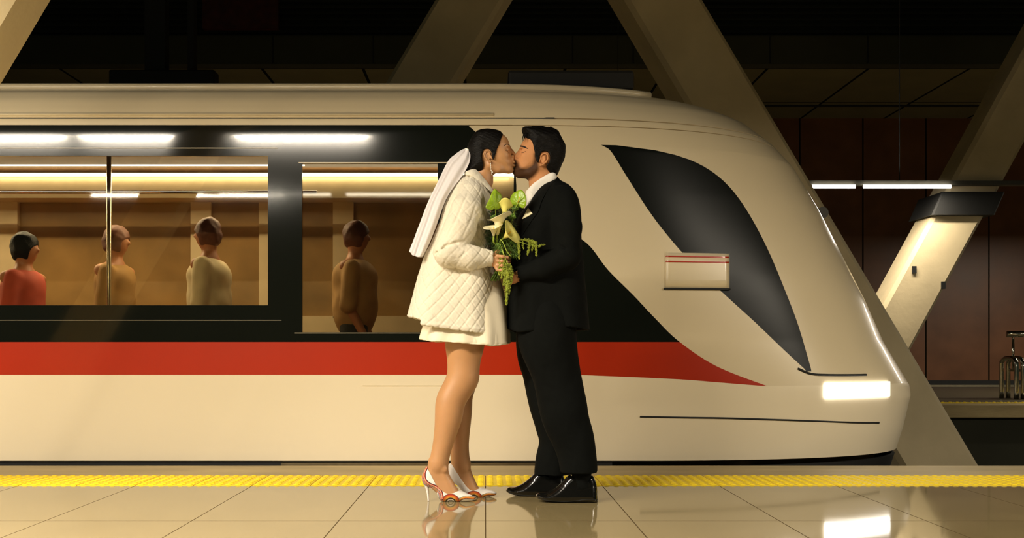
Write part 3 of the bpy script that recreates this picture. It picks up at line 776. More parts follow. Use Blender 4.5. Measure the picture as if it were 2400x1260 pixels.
Wft = lambda X_, Z_: np.interp(Z_, [0, .03, .10, .2], [.036, .036, .029, .03])
FW.infl(nf, 4.88, .036, .03, .012, Wf=Wft); FW.infl(ff, 5.03, .036, .03, .012, Wf=Wft)
for a in ((1043, 1100, 4.853), (1093, 1097, 5.005)): FW.ell(Pn(*a), (.011, .006, .011), .014)
ob = obj_sdf('body', FW, M['skin_w'], bride, it=2, lam=.4)
tint_attr(ob, 1.0)
FHW = FW
# face details
on_tube('eyebrow', FW, [(1181, 342), (1186, 338), (1190.5, 338.2), (1194, 342)], [.0008, .002, .0024, .0014], M['brow'], bride, .0004)
on_tube('eyelashes', FW, [(1183, 350.5), (1186.5, 353.4), (1190.5, 354)], [.0006, .0011, .0008], M['brow'], bride, .0004)
# hair
def hair(nm, outer, region, d, W, R, parent, h=.0025, Wf=None, disp=None, k=.004):
    lo = (outer[:, 0].min()-.02, d-W-.02, outer[:, 1].min()-.02); hi = (outer[:, 0].max()+.02, d+W+.02, outer[:, 1].max()+.02)
    fh = Field(lo, hi, h); fh.infl(outer, d, W, R, 0, Wf=Wf); prism(fh, region, k)
    return obj_sdf(nm, fh, M['hair'], parent, it=1, disp=disp), fh
wo = pxpoly([(1178, 313.5), (1173, 308), (1160, 304), (1143, 302), (1128, 303.5), (1117, 308), (1107, 319), (1099, 334), (1094.5, 347), (1096, 358), (1099, 372), (1096, 388), (1088, 402), (1098, 410), (1125, 410), (1160, 408), (1200, 404), (1206, 380), (1201, 355), (1195, 330), (1186, 319)], DW)
WRP = ([(1179.5, 313), (1173, 306), (1160, 300), (1143, 298), (1128, 300), (1115, 305), (1103, 318), (1094, 334), (1090, 348), (1094, 370), (1090, 385), (1083, 402), (1098, 410), (1113, 409), (1126, 406), (1131, 396), (1133, 386), (1131, 377), (1130, 365), (1132, 355), (1137, 349.5), (1144, 349), (1151, 355), (1154, 368), (1157, 374), (1161, 362), (1165, 349), (1171, 336), (1174, 325)])
strand = lambda sc, amp, dirv: (lambda V, N_: amp*np.sin((V@np.array(dirv))*sc+2.5*vnoise(V, 22, 3)))
wr = np.array([((x-CX)*(DW-.068 if i > 13 else DW)/F, CH+(CY-y)*(DW-.068 if i > 13 else DW)/F) for i, (x, y) in enumerate(WRP)]); wr = densify(wr, 4)
_, fh = hair('hair', wo, wr, DW, .0765, .068, bride, disp=strand(420, .00035, (.45, .3, .85)))
# hair bun low at nape is tucked under the veil: veil comb
on = smooth_curve([(1091, 350), (1096, 352), (1100, 356), (1102, 366)], 4)
# earring
pts = [Pn(1149.7, 381, 4.873), Pn(1150, 388, 4.873), Pn(1151, 399, 4.873), Pn(1153, 408, 4.873)]
er = tube('earring', pts, .0011, M['pearl'], bride, 6)
bm = bmesh.new()
for px, py, r in ((1150, 384, .0022), (1150.4, 388, .002), (1150.6, 392, .0024), (1151, 396, .002), (1151.6, 400, .003), (1154.6, 403, .0028), (1152.6, 405.5, .0022), (1153, 409, .0028)):
    bmesh.ops.create_icosphere(bm, subdivisions=2, radius=r, matrix=Matrix.Translation(P(px, py, 4.872)))
from_bm('earring_pearls', bm, M['pearl'], er, True)
# dress
FD = Field((-.36, 4.70, .70), (.16, 5.20, 1.55), .004)
dp = pxpoly([(1120, 440), (1085, 470), (1050, 560), (1030, 640), (1005, 700), (992, 760), (983, 795), (975, 860), (1080, 890), (1200, 870), (1194, 806), (1193, 770), (1184, 700), (1168, 640), (1152, 590), (1150, 520), (1146, 480), (1140, 450)], DW, 5)
FD.infl(dp, DW, .19, .12, 0, Wf=wtab([440, 480, 560, 620, 720, 800, 860], [.10, .125, .12, .12, .17, .195, .20], DW))
inner = FD.copy(); inner.f += .012
hem = pxpoly([(900, 400), (900, 790), (983, 795), (1000, 798), (1017, 801), (1036, 800), (1070, 803), (1100, 806), (1137, 808), (1150, 811), (1170, 809), (1193, 805), (1260, 800), (1260, 400)], DW-.12, smooth=False)
prism(FD, hem, 0)
_, X_, Y_, Z_ = FD.block(FD.lo, FD.lo+(FD.n-1)*FD.h); low = (Z_ < .82)
FD.f = np.where(low, np.maximum(FD.f, -inner.f), FD.f)
def pleat(V, N_):
    amt = np.clip((1.05-V[:, 2])/.3, 0, 1)*(1-np.abs(N_[:, 2]))
    return .008*amt*np.sin(np.arctan2(V[:, 0]+.13, -(V[:, 1]-4.95))*11+1.0+np.sin(V[:, 0]*17))
obj_sdf('dress', FD, M['dress'], bride, it=2, disp=pleat)
# quilted jacket
FJ = Field((-.42, 4.62, .70), (.11, 5.24, 1.62), .003)
jp = pxpoly([(1110, 400), (1094, 407), (1080, 418), (1066, 437), (1047, 474), (1028, 530), (1011, 571), (995, 603), (984, 640), (967, 700), (957, 740), (940, 800), (1000, 860), (1100, 870), (1172, 850), (1164, 773), (1160, 723), (1161, 661), (1158, 610), (1153, 560), (1151, 520), (1148, 490), (1150, 462), (1140, 440), (1126, 418)], DW, 5)
FJ.infl(jp, DW, .215, .13, 0, Wf=wtab([400, 415, 435, 460, 540, 640, 760, 860], [.06, .10, .15, .175, .18, .195, .215, .22], DW), pw=2.2)
FJ.chain([Pn(1104, 456, 4.83), Pn(1092, 492, 4.77), Pn(1078, 535, 4.745), Pn(1050, 590, 4.735)], [.055, .066, .072, .067], .02)
FJ.cap(Pn(1050, 590, 4.735), Pn(1100, 603, 4.738), .066, .057, .012); FJ.cap(Pn(1100, 603, 4.738), Pn(1152, 606.5, 4.763), .057, .0345, .01)
FJ.chain([Pn(1104, 456, 5.08), Pn(1078, 535, 5.14), Pn(1060, 590, 5.13)], [.055, .068, .062], .02); FJ.chain([Pn(1060, 590, 5.13), Pn(1136, 612, 4.95)], [.06, .036], .012)
# elbow crease and sleeve folds
FJ.chain([Pn(1021, 594, 4.70), Pn(1045, 577, 4.672), Pn(1070, 568, 4.675), Pn(1094, 565, 4.69)], [.003, .006, .006, .003], .012, 'sub')
FJ.chain([Pn(1050, 610, 4.672), Pn(1078, 604, 4.675), Pn(1090, 590, 4.68)], [.002, .004, .002], .008, 'sub')
FJ.chain([Pn(1118, 478, 4.79), Pn(1117, 520, 4.765), Pn(1106, 562, 4.76)], [.003, .006, .006], .01, 'sub')
FJ.chain([Pn(1128, 512, 4.79), Pn(1120, 560, 4.79)], [.003, .003], .008, 'sub')
inner = FJ.copy(); inner.f += .011
hem = pxpoly([(880, 380), (880, 715), (957, 739), (974, 744), (989, 749), (989.5, 760), (1006, 763), (1023, 766), (1060, 771), (1107, 777), (1135, 779), (1160, 781), (1166, 775), (1161, 723), (1163, 661), (1190, 640), (1190, 380)], DW-.17, smooth=False)
sl_all = FJ.f[:]; 
prism(FJ, hem, 0)
_, X_, Y_, Z_ = FJ.block(FJ.lo, FJ.lo+(FJ.n-1)*FJ.h); low = (Z_ < .90)
FJ.f = np.where(low, np.maximum(FJ.f, -inner.f), FJ.f)
# cuff opening
FJ.cap(Pn(1140, 606, 4.757), Pn(1165, 607, 4.768), .026, .028, 0, 'sub')
cx = Pn(1153.5, 606, 4.76)[0]
m_ = (X_ > cx) & (Z_ > 1.09) & (Z_ < 1.24) & (Y_ < 4.83); FJ.f = np.where(m_, np.maximum(FJ.f, X_-cx), FJ.f)
# V opening at the throat
def quilt(V, N_):
    px = CX+V[:, 0]*F/V[:, 1]; py = CY-(V[:, 2]-CH)*F/V[:, 1]
    x, z, y = V[:, 0], V[:, 2], V[:, 1]-4.95
    u = .23*np.arctan2(-y, x+.10); S_ = .054
    a = (u+z*.86)/S_+.12*vnoise(V, 9, 5); b_ = (u-z*.86)/S_+.12*vnoise(V, 9, 6)
    ga = np.abs((a % 1)-.5)*2; gb = np.abs((b_ % 1)-.5)*2
    q = 1-np.exp(-((1-ga)*S_/2/.0050)**2)*.9-np.exp(-((1-gb)*S_/2/.0050)**2)*.9
    sl_ = np.clip(((py-640)/-25), 0, 1)*np.clip((1125-px)/15, 0, 1)*(y < -.1)      # sleeve area: long folds along the arm
    w1 = -.0012*np.exp(-(np.sin(((px-1050)*.86+(py-480)*.45)/9.5+1.6*vnoise(V, 7, 8))/.28)**2)*np.clip((575-py)/60, 0, 1)*np.clip((py-440)/25, 0, 1)
    w2 = .0016*vnoise(V, 34, 9)+.0006*vnoise(V, 110, 10)
    body_w = .0034*q*(1-.55*sl_)
    hemb = np.clip(1-np.abs(V[:, 2]-(.0+np.interp(x, [-.38, -.3, .05], [.885, .845, .81])))/.012, 0, 1)
    return body_w+w2+sl_*w1*3.4+hemb*.003
obj_sdf('quilted_jacket', FJ, M['jacket_w'], bride, it=1, disp=quilt)
jk = bride.children[-1]
# seams, pocket edge, snap button
on_tube('side_seam', FJ, [(1033, 640), (1030, 680), (1024, 725), (1022, 764)], [.0016]*4, M['jacket_w'], jk, -.0005, 6)
on_tube('front_seam', FJ, [(1093, 697), (1090, 730), (1086, 774)], [.0018]*3, M['jacket_w'], jk, -.0005, 6)
on_tube('pocket_edge', FJ, [(1054, 640), (1075, 672), (1094, 698), (1105, 684), (1108, 672), (1104, 655)], [.002, .003, .0032, .0032, .0028, .0015], M['jacket_w'], jk, -.001, 6)
h_ = hit(FJ, 1154, 711)
if h_ is not None:
    tube('snap_button', [h_-np.array((0, .004, 0)), h_+np.array((0, .004, 0))], [.005, .005], M['steel'], jk, 12)
# collar of the jacket
co = pxpoly([(1084, 404), (1095, 396), (1112, 394), (1128, 404), (1146, 426), (1162, 452), (1150, 475), (1110, 460), (1085, 430)], DW)
cr = pxpoly([(1088, 406), (1098, 401), (1111, 396.5), (1119, 401), (1131, 414), (1145, 431), (1158.5, 450), (1153, 454), (1138, 441), (1120, 426), (1104, 416), (1093, 414)], DW-.04)
fc = Field((-.14, DW-.12, 1.44), (.08, DW+.12, 1.66), .003); fc.infl(co, DW, .088, .05, 0); 
fc.chain([Pn(1137, 380, DW), Pn(1130, 425, DW), Pn(1118, 455, DW)], [.048, .05, .055], 0, 'sub')
prism(fc, cr, .003)
obj_sdf('collar', fc, M['jacket_w'], jk, it=1, disp=lambda V, N_: .0012*vnoise(V, 90, 3))
# inner facing between collar and lapel
# pumps
def pump(outer, region, d, heel, nm, par):
    lo = (outer[:, 0].min()-.02, d-.06, -.004); hi = (outer[:, 0].max()+.02, d+.06, outer[:, 1].max()+.02)
    f_ = Field(lo, hi, .0014); f_.infl(outer, d, .040, .034, 0, Wf=lambda X_, Z_: np.interp(Z_, [0, .03, .10, .2], [.040, .040, .034, .033])); prism(f_, region, .003)
    f_.chain(heel[0], heel[1], .006)
    f_.half((0, 0, -1), -.0005)
    o = obj_sdf(nm, f_, M['pump'], par, it=1); return o
def swirl(o, dx, dy, s, heelband=True):
    n = len(o.data.vertices); co_ = np.zeros(n*3, np.float32); o.data.vertices.foreach_get('co', co_); co_ = co_.reshape(-1, 3)
    px = CX+co_[:, 0]*F/co_[:, 1]; py = CY-(co_[:, 2]-CH)*F/co_[:, 1]; px = (px-dx)/s; py = (py-dy)/s
    colr = np.ones((n, 3)); pal = {'r': (.55, .05, .02), 'o': (.80, .22, .03), 'k': (.03, .02, .015), 'y': (.85, .45, .08), 'w': (1, 1, 1)}
    def dist(pts):
        c = np.array(smooth_curve(pts, 8)); d = np.full(n, 1e9); sd = np.zeros(n)
        for a, b_ in zip(c[:-1], c[1:]):
            e_ = b_-a; t = np.clip(((px-a[0])*e_[0]+(py-a[1])*e_[1])/(e_@e_+1e-9), 0, 1); qx, qy = px-a[0]-t*e_[0], py-a[1]-t*e_[1]
            dd = np.hypot(qx, qy); cr_ = np.sign(e_[0]*qy-e_[1]*qx); m__ = dd < d; d[m__] = dd[m__]; sd[m__] = (cr_*dd)[m__]
        return sd
    if heelband:
        sd = dist([(1001, 1092), (994, 1108), (996, 1124), (1006, 1134), (1022, 1141), (1033, 1152), (1036, 1168)])
        for a, b_, c in ((-4.2, -2.6, 'k'), (-2.6, -.8, 'r'), (-.2, 1.6, 'o'), (1.8, 3.0, 'k'), (3.6, 5.4, 'r'), (6.0, 7.2, 'k')):
            colr[(sd > a) & (sd < b_)] = pal[c]
    r_ = np.hypot(px-1056, (py-1178)*1.05)
    for a, b_, c in ((6, 7.5, 'k'), (10, 13, 'k'), (13, 15.5, 'y'), (15.5, 19, 'o'), (19, 21.5, 'r'), (21.5, 22.7, 'k')):
        colr[(r_ > a) & (r_ < b_) & (py > 1149) & (px > 1038)] = pal[c]
    sd = dist([(1076, 1170), (1090, 1164), (1110, 1165)])
    for a, b_, c in ((-2.6, -1.6, 'k'), (-1.2, 1.0, 'y'), (1.0, 3.0, 'o'), (3.0, 4.4, 'k')):
        m__ = (sd > a) & (sd < b_) & (px > 1076); colr[m__] = pal[c]
    tint_attr(o, colr)
so = pxpoly([(999, 1091), (994, 1101), (989.5, 1111), (988.5, 1122), (993, 1134), (1003, 1140), (1012, 1143), (1021, 1150), (1027, 1163), (1034, 1173), (1056, 1176), (1085, 1175), (1108, 1172), (1113.5, 1166), (1106, 1160), (1092, 1154), (1080, 1146), (1068, 1130), (1056, 1110), (1050, 1092), (1030, 1086), (1010, 1086)], 4.88)
sr = pxpoly([(998.5, 1091), (993, 1101), (988, 1111), (987, 1122), (991, 1134), (1000, 1141), (1009, 1143), (1020, 1150), (1025, 1163), (1033, 1176), (1056, 1178), (1090, 1178), (1114, 1174), (1116, 1165), (1106, 1158.5), (1092, 1153), (1076, 1148.5), (1062, 1153), (1050, 1154), (1037, 1147), (1024, 1135), (1012, 1112), (1003, 1096)], 4.88)
p1 = pump(so, sr, 4.88, ([Pn(1000, 1136, 4.88), Pn(1002.5, 1152, 4.88), Pn(1004.5, 1173, 4.88)], [.011, .0055, .0045]), 'shoe', bride); swirl(p1, 0, 0, 1)
so = pxpoly([(1056, 1085), (1050, 1091), (1049, 1112), (1059, 1127), (1074, 1139), (1086, 1153), (1099, 1162), (1112, 1167), (1140, 1165), (1163, 1158), (1160, 1151), (1145, 1146), (1132, 1142), (1122, 1130), (1112, 1112), (1102, 1095), (1080, 1082), (1065, 1082)], 5.03)
sr = pxpoly([(1055, 1084), (1048, 1091), (1047, 1112), (1058, 1128), (1073, 1140), (1085, 1154), (1098, 1164), (1112, 1170), (1142, 1168), (1165, 1158), (1161, 1150.5), (1145, 1146), (1129, 1142.5), (1119, 1144), (1109, 1147), (1098, 1142), (1083, 1123), (1067, 1098), (1061, 1088)], 5.03)
p2 = pump(so, sr, 5.03, ([Pn(1060, 1128, 5.03), Pn(1062, 1145, 5.03), Pn(1064, 1162, 5.03)], [.011, .0055, .0045]), 'shoe', bride); swirl(p2, 1109-1055*.95, 1166-1174*.95, .95, False)
# veil: a folded sheet of tulle hanging from the comb down the back
vm_ = mat('veil_tulle', srgb(240, 234, 234), .9, var=.03)
nt = vm_.node_tree; b = nt.nodes['Principled BSDF']; b.inputs['Alpha'].default_value = .74
Rr = smooth_curve([(1101, 351), (1102, 372), (1094, 394), (1079, 418), (1062, 440), (1043, 472), (1022, 530), (1004, 575), (990, 601)], 5)
Ll = smooth_curve([(1092, 347), (1080, 352), (1066, 362), (1050, 377), (1028, 421), (1003, 473), (988, 512), (974, 549), (959, 592)], 5)
Rr = np.array(Rr); Ll = np.array(Ll); V = []; NV = 36
for i in range(len(Rr)):
    t = i/(len(Rr)-1); wy = .02+.13*t**.7
    for j in range(NV+1):
        s_ = j/NV                                   # 0 near flank front edge .. 1 far flank front edge, round the back
        an = s_*math.pi; u = math.sin(an); q = Rr[i]+(Ll[i]-Rr[i])*u
        yy = DW-math.cos(an)*wy + (.004+.012*t)*math.sin(s_*34+2*t)
        zsh = (7*math.sin(s_*9) if i > len(Rr)-4 else 0)*t*.6
        V.append(Pn(q[0]+1.2*t*math.sin(s_*40), q[1]+zsh, yy if t > .05 else DW-math.cos(an)*wy))
Fc = [(i*(NV+1)+j, i*(NV+1)+j+1, (i+1)*(NV+1)+j+1, (i+1)*(NV+1)+j) for i in range(len(Rr)-1) for j in range(NV)]
vo = pmesh('veil', V, Fc, vm_, bride, True)
ss = vo.modifiers.new('sub', 'SUBSURF'); ss.levels = ss.render_levels = 1
ss = vo.modifiers.new('th', 'SOLIDIFY'); ss.thickness = .0008
tube('hair_comb', [Pn(1091, 348, 4.925), Pn(1096, 350, 4.92), Pn(1101, 353, 4.92)], .004, M['pearl'], bride, 8)
# ---------------------------------------------------------------- the groom
DM = 4.97
groom = root('person', P(1310, 1165, 4.95), 'man in black suit, open white shirt and black dress shoes, kissing a woman', 'person')
FM = Field((.09, 4.66, -.004), (.58, 5.24, 1.84), .0025)
mh = pxpoly([(1233, 320), (1227, 328), (1222, 337), (1219, 344), (1219.5, 351), (1217.5, 358), (1214.5, 366), (1211.5, 374), (1208, 380), (1206.5, 387), (1206.5, 392), (1203.5, 399), (1205, 406), (1213, 413), (1226, 417.5), (1240, 417), (1258, 410), (1280, 404), (1300, 390), (1314, 370), (1318, 345), (1306, 320), (1285, 305), (1258, 303), (1243, 309)], DM)
FM.infl(mh, DM, .076, .074, 0, Wf=wtab([300, 320, 350, 380, 400, 418], [.064, .075, .076, .070, .064, .055], DM))
for sg in (-1, 1):
    FM.chain([Pn(1262, 392, DM+sg*.054), Pn(1244, 405, DM+sg*.044), Pn(1216, 408, DM+sg*.018)], [.017, .016, .016], .02)
    FM.ell(Pn(1234, 366, DM+sg*.047), (.022, .014, .016), .02)
    FM.ell(Pn(1227, 346, DM+sg*.031), (.016, .020, .008), .012)
    FM.ell(Pn(1220, 355, DM+sg*.038), (.013, .014, .012), .012, 'sub')
    FM.ell(Pn(1228, 355.5, DM+sg*.035), (.0135, .0125, .0115), .005)
FM.chain([Pn(1219.5, 352, DM-.003), Pn(1214, 362, DM-.009), Pn(1208, 370.5, DM-.014)], [.0085, .0095, .0105], .010)
FM.ell(Pn(1213, 373.5, DM-.026), (.009, .008, .0065), .005); FM.ell(Pn(1213, 373.5, DM+.004), (.009, .008, .0065), .005)
FM.ell(Pn(1210.5, 377, DM), (.009, .022, .010), .008); FM.ell(Pn(1206.8, 382, DM), (.008, .021, .0056), .004); FM.ell(Pn(1207, 389.5, DM), (.009, .019, .006), .004)
FM.ell(Pn(1209, 402, DM), (.015, .019, .014), .012)
FM.chain([Pn(1268, 390, DM), Pn(1272, 430, DM), Pn(1288, 465, DM)], [.058, .060, .07], .03)
FM.chain([Pn(1288, 476, DM), Pn(1305, 482, DM-.12)], [.05, .04], .03); FM.chain([Pn(1288, 476, DM), Pn(1305, 482, DM+.12)], [.05, .04], .03)
FM.ell(Pn(1290, 530, DM), (.115, .155, .18), .05); FM.ell(Pn(1288, 640, DM), (.11, .14, .17), .05); FM.ell(Pn(1285, 740, DM), (.115, .16, .13), .05)
for sg in (-1, 1):
    yy = DM+sg*.074
    FM.ell(Pn(1275, 372, yy-sg*.001), (.0135, .006, .026), .004)
    FM.chain([Pn(a, b_, yy+sg*o) for a, b_, o in [(1267, 372, .001), (1268, 365, .004), (1272, 360.5, .008), (1278, 359, .010), (1283.5, 363.5, .012), (1284, 371, .011), (1281, 378.5, .009), (1274, 384, .006), (1267, 388, .004)]], [.0036]*9, .003)
    FM.ell(Pn(1266, 386.5, yy+sg*.002), (.007, .0045, .008), .004)
    FM.ell(Pn(1272.5, 373, yy+sg*.010), (.0085, .008, .014), .003, 'sub')
    FM.chain([Pn(1276, 365, yy+sg*.004), Pn(1278, 372, yy+sg*.004), Pn(1273, 380, yy+sg*.003)], [.0025]*3, .002)
FM.cap(Pn(1265, 374, DM-.074), Pn(1264, 379, DM-.073), .004, .004, .003)
FM.chain([Pn(1318, 484, 4.85), Pn(1330, 600, 4.775), Pn(1225, 644, 4.80)], [.038, .036, .026], .02)
FM.chain([Pn(1318, 484, 5.09), Pn(1326, 600, 5.13), Pn(1240, 640, 4.98)], [.038, .036, .026], .02)
fs = []
for i in range(4):
    yy = 641+i*9.5; fs.append([Pn(1190, yy, 4.765), Pn(1178, yy+1, 4.745), Pn(1165, yy-2, 4.748), Pn(1159, yy-2, 4.772), Pn(1166, yy-2, 4.80)])
hand(FM, Pn(1218, 645, 4.80), Pn(1203, 652, 4.79), fs, [Pn(1197, 640, 4.80), Pn(1186, 632, 4.81), Pn(1176, 630, 4.82)])
fs = [[Pn(1205, 600+i*10, 4.93), Pn(1190, 602+i*10, 4.935), Pn(1178, 604+i*10, 4.915)] for i in range(4)]
hand(FM, Pn(1235, 640, 4.985), Pn(1217, 625, 4.96), fs, [Pn(1208, 600, 4.95), Pn(1200, 590, 4.94), Pn(1192, 586, 4.93)])
limb(FM, [(760, 1288, 40), (900, 1304, 34), (1000, 1335, 30), (1090, 1360, 18), (1140, 1364, 14)], 4.88, 4.86)
limb(FM, [(760, 1285, 40), (900, 1290, 34), (1000, 1302, 30), (1080, 1300, 18), (1130, 1296, 14)], 5.06, 5.07)
FM.infl(pxpoly([(1340, 1142), (1380, 1138), (1388, 1160), (1280, 1168), (1275, 1160), (1320, 1145)], 4.86), 4.86, .035, .03, .01)
FM.infl(pxpoly([(1275, 1132), (1310, 1128), (1316, 1146), (1215, 1152), (1205, 1146), (1245, 1130)], 5.07), 5.07, .035, .03, .01)
ob = obj_sdf('body', FM, M['skin_m'], groom, it=2, lam=.4)
n = len(ob.data.vertices); cc = np.zeros(n*3, np.float32); ob.data.vertices.foreach_get('co', cc); cc = cc.reshape(-1, 3)
bp = np.array(smooth_curve([(1252, 360), (1259, 372), (1263, 386), (1262, 400), (1248, 416), (1225, 426), (1203, 415), (1198, 398), (1200, 382), (1205, 375), (1211, 377), (1216, 382), (1220, 391), (1232, 393), (1246, 386), (1251, 374)], 4, True))
pxv = CX+cc[:, 0]*F/cc[:, 1]; pyv = CY-(cc[:, 2]-CH)*F/cc[:, 1]
D = poly_dist(bp, pxv, pyv); amt = np.clip((D+4)/8, 0, 1)*.93*(cc[:, 2] > 1.4)
col = 1-amt[:, None]*np.array([.955, .965, .97]); tint_attr(ob, np.clip(col, .05, 1))
on_tube('eyebrow', FM, [(1216.8, 342), (1221, 342.5), (1227, 343.5), (1232, 345.5), (1237, 348.5)], [.002, .0036, .0036, .003, .001], M['brow'], groom, .0008, seg=10)
on_tube('eyelashes', FM, [(1222, 356.5), (1227, 357), (1232, 354.5)], [.0009, .0015, .0009], M['brow'], groom, .0004)
mo = pxpoly([(1233, 297), (1226, 299), (1223, 305), (1226, 314), (1228, 322), (1219, 345), (1213, 370), (1203, 395), (1208, 412), (1240, 420), (1280, 418), (1303, 412), (1311, 400), (1317, 386), (1323, 372), (1326, 354), (1325, 339), (1319, 328), (1314, 317), (1308, 307), (1291, 299), (1272, 296.5), (1257, 296), (1244, 297)], DM)
MRP = ([(1234, 292), (1226, 296), (1220, 303), (1224, 314), (1229, 320), (1234, 324), (1240, 328), (1246, 334), (1250, 344), (1252, 356), (1254, 368), (1258, 378), (1262, 381), (1263, 371), (1267, 360), (1274, 355), (1283, 356), (1289, 365), (1288, 378), (1281, 387), (1281, 394), (1288, 402), (1296, 409), (1303, 414), (1314, 404), (1322, 386), (1330, 360), (1328, 334), (1316, 308), (1300, 296), (1270, 290)])
mrd = lambda i: DM-.03 if 5 <= i <= 7 else DM-.05 if 8 <= i <= 9 else DM-.07 if 10 <= i <= 26 else DM
mr_ = np.array([((x-CX)*mrd(i)/F, CH+(CY-y)*mrd(i)/F) for i, (x, y) in enumerate(MRP)]); mr_ = densify(mr_, 4)
_, fhm = hair('hair', mo, mr_, DM, .0835, .07, groom, disp=lambda V, N_: .0005*np.sin((V@np.array((.5, .2, .85)))*260+3*vnoise(V, 20, 5))+.002*vnoise(V, 50, 11))
# loose locks on top and over the forehead
L_ = []
r3 = np.random.default_rng(12)
for i in range(46):
    a = r3.uniform(0, 1); px = 1228+a*60; py = 299-a*1.5+3*r3.uniform(0, 1)*(1-a); yy = DM+r3.uniform(-.05, .05)
    dx = r3.uniform(-9, -1); up = r3.uniform(-3, 1.5)
    pts = [Pn(px+10, py+4, yy), Pn(px+4, py+up*.3, yy), Pn(px+dx*.5, py+up, yy), Pn(px+dx, py+up+r3.uniform(1, 7), yy)]
    L_.append(tube_data(smooth_curve(pts, 4), list(np.linspace(.0016, .0004, 13)), 5))
for i in range(16):
    px = 1226+r3.uniform(0, 16); yy = DM-.045+r3.uniform(-.012, .04)
    pts = [Pn(px+4, 312, yy), Pn(px-1, 320, yy-.006), Pn(px-2+r3.uniform(-2, 2), 327+r3.uniform(0, 8), yy-.008)]
    L_.append(tube_data(smooth_curve(pts, 4), list(np.linspace(.0014, .0004, 9)), 5))
V, Fc = join_data(L_); pmesh('hair_locks', V, Fc, M['hair'], groom, True)
# shirt collar
so_ = pxpoly([(1228, 440), (1245, 418), (1270, 402), (1296, 398), (1310, 410), (1310, 440), (1280, 480), (1240, 490), (1225, 480)], DM)
sr_ = pxpoly([(1232, 451), (1238, 444), (1247, 434.5), (1259, 425.5), (1273, 416.5), (1286, 409), (1295, 406.5), (1302, 410), (1304, 419), (1292, 428), (1270, 444), (1250, 470), (1240, 486), (1235.5, 482), (1234.5, 468)], DM-.035)
fsx = Field((.15, DM-.12, 1.36), (.38, DM+.12, 1.66), .003); fsx.infl(so_, DM, .083, .05, 0); fsx.chain([Pn(1268, 390, DM), Pn(1272, 430, DM)], [.062, .064], 0, 'sub'); prism(fsx, sr_, .002)
sh = obj_sdf('shirt', fsx, M['shirt'], groom, it=1)
on_tube('collar_fold', fsx, [(1240, 446), (1246, 453), (1250, 460)], [.001, .001, .001], M['shirt'], sh, .0005, 5)
# suit jacket
FS = Field((.07, 4.62, .74), (.56, 5.28, 1.62), .004)
sp_ = pxpoly([(1290, 416), (1303, 413), (1314, 424), (1333, 435), (1348, 453), (1358, 478), (1363, 520), (1363, 570), (1368, 630), (1374, 690), (1380, 770), (1385, 850), (1290, 880), (1180, 850), (1187, 770), (1189, 700), (1193, 640), (1199, 590), (1206, 540), (1215, 508), (1226, 494), (1236, 480), (1246, 463), (1264, 437)], DM, 5)
FS.infl(sp_, DM, .215, .13, 0, Wf=wtab([412, 425, 440, 465, 520, 640, 780, 860], [.06, .10, .15, .20, .205, .19, .21, .215], DM), pw=2.2)
FS.chain([Pn(1322, 466, 4.825), Pn(1330, 530, 4.775), Pn(1331, 600, 4.765)], [.062, .062, .058], .025)
FS.chain([Pn(1331, 600, 4.765), Pn(1272, 628, 4.765), Pn(1222, 643, 4.80)], [.058, .052, .040], .015)
FS.chain([Pn(1322, 466, 5.12), Pn(1328, 600, 5.14)], [.062, .058], .025); FS.chain([Pn(1328, 600, 5.14), Pn(1240, 638, 4.985)], [.055, .04], .015)
FS.chain([Pn(1281, 545, 4.76), Pn(1305, 572, 4.73), Pn(1325, 582, 4.715)], [.003, .006, .003], .01, 'sub')
inner = FS.copy(); inner.f += .012
hem = pxpoly([(1120, 380), (1120, 760), (1187, 768), (1215, 777), (1255, 774), (1300, 768), (1335, 766), (1378, 772), (1430, 772), (1430, 380)], DM-.17, smooth=False); prism(FS, hem, 0)
_, X_, Y_, Z_ = FS.block(FS.lo, FS.lo+(FS.n-1)*FS.h); FS.f = np.where(Z_ < .90, np.maximum(FS.f, -inner.f), FS.f)
FS.cap(Pn(1235, 641, 4.795), Pn(1205, 649, 4.802), .030, .033, 0, 'sub')
ms = (X_ < Pn(1213, 645, 4.8)[0]) & (Z_ > 1.03) & (Z_ < 1.15) & (Y_ < 4.80); FS.f = np.where(ms, np.maximum(FS.f, Pn(1213, 645, 4.8)[0]-X_), FS.f)
sj = obj_sdf('suit_jacket', FS, M['suit'], groom, it=2, disp=lambda V, N_: .0028*vnoise(V, 26, 2))
ruled('lapel', FS, [(1290, 419), (1266, 438), (1247, 466), (1236, 492), (1226, 520), (1222, 550)], [(1302, 424), (1286, 442), (1270, 470), (1262, 494), (1244, 520), (1224, 552)], M['suit'], sj, .004)
ruled('pocket_square', FS, [(1224, 513), (1231, 500), (1238, 487)], [(1226, 512.5), (1237, 506.5), (1248, 500)], mat('pocket_square_cream', srgb(226, 216, 176), .8, var=.15, scale=90), sj, .010, 10, 8)
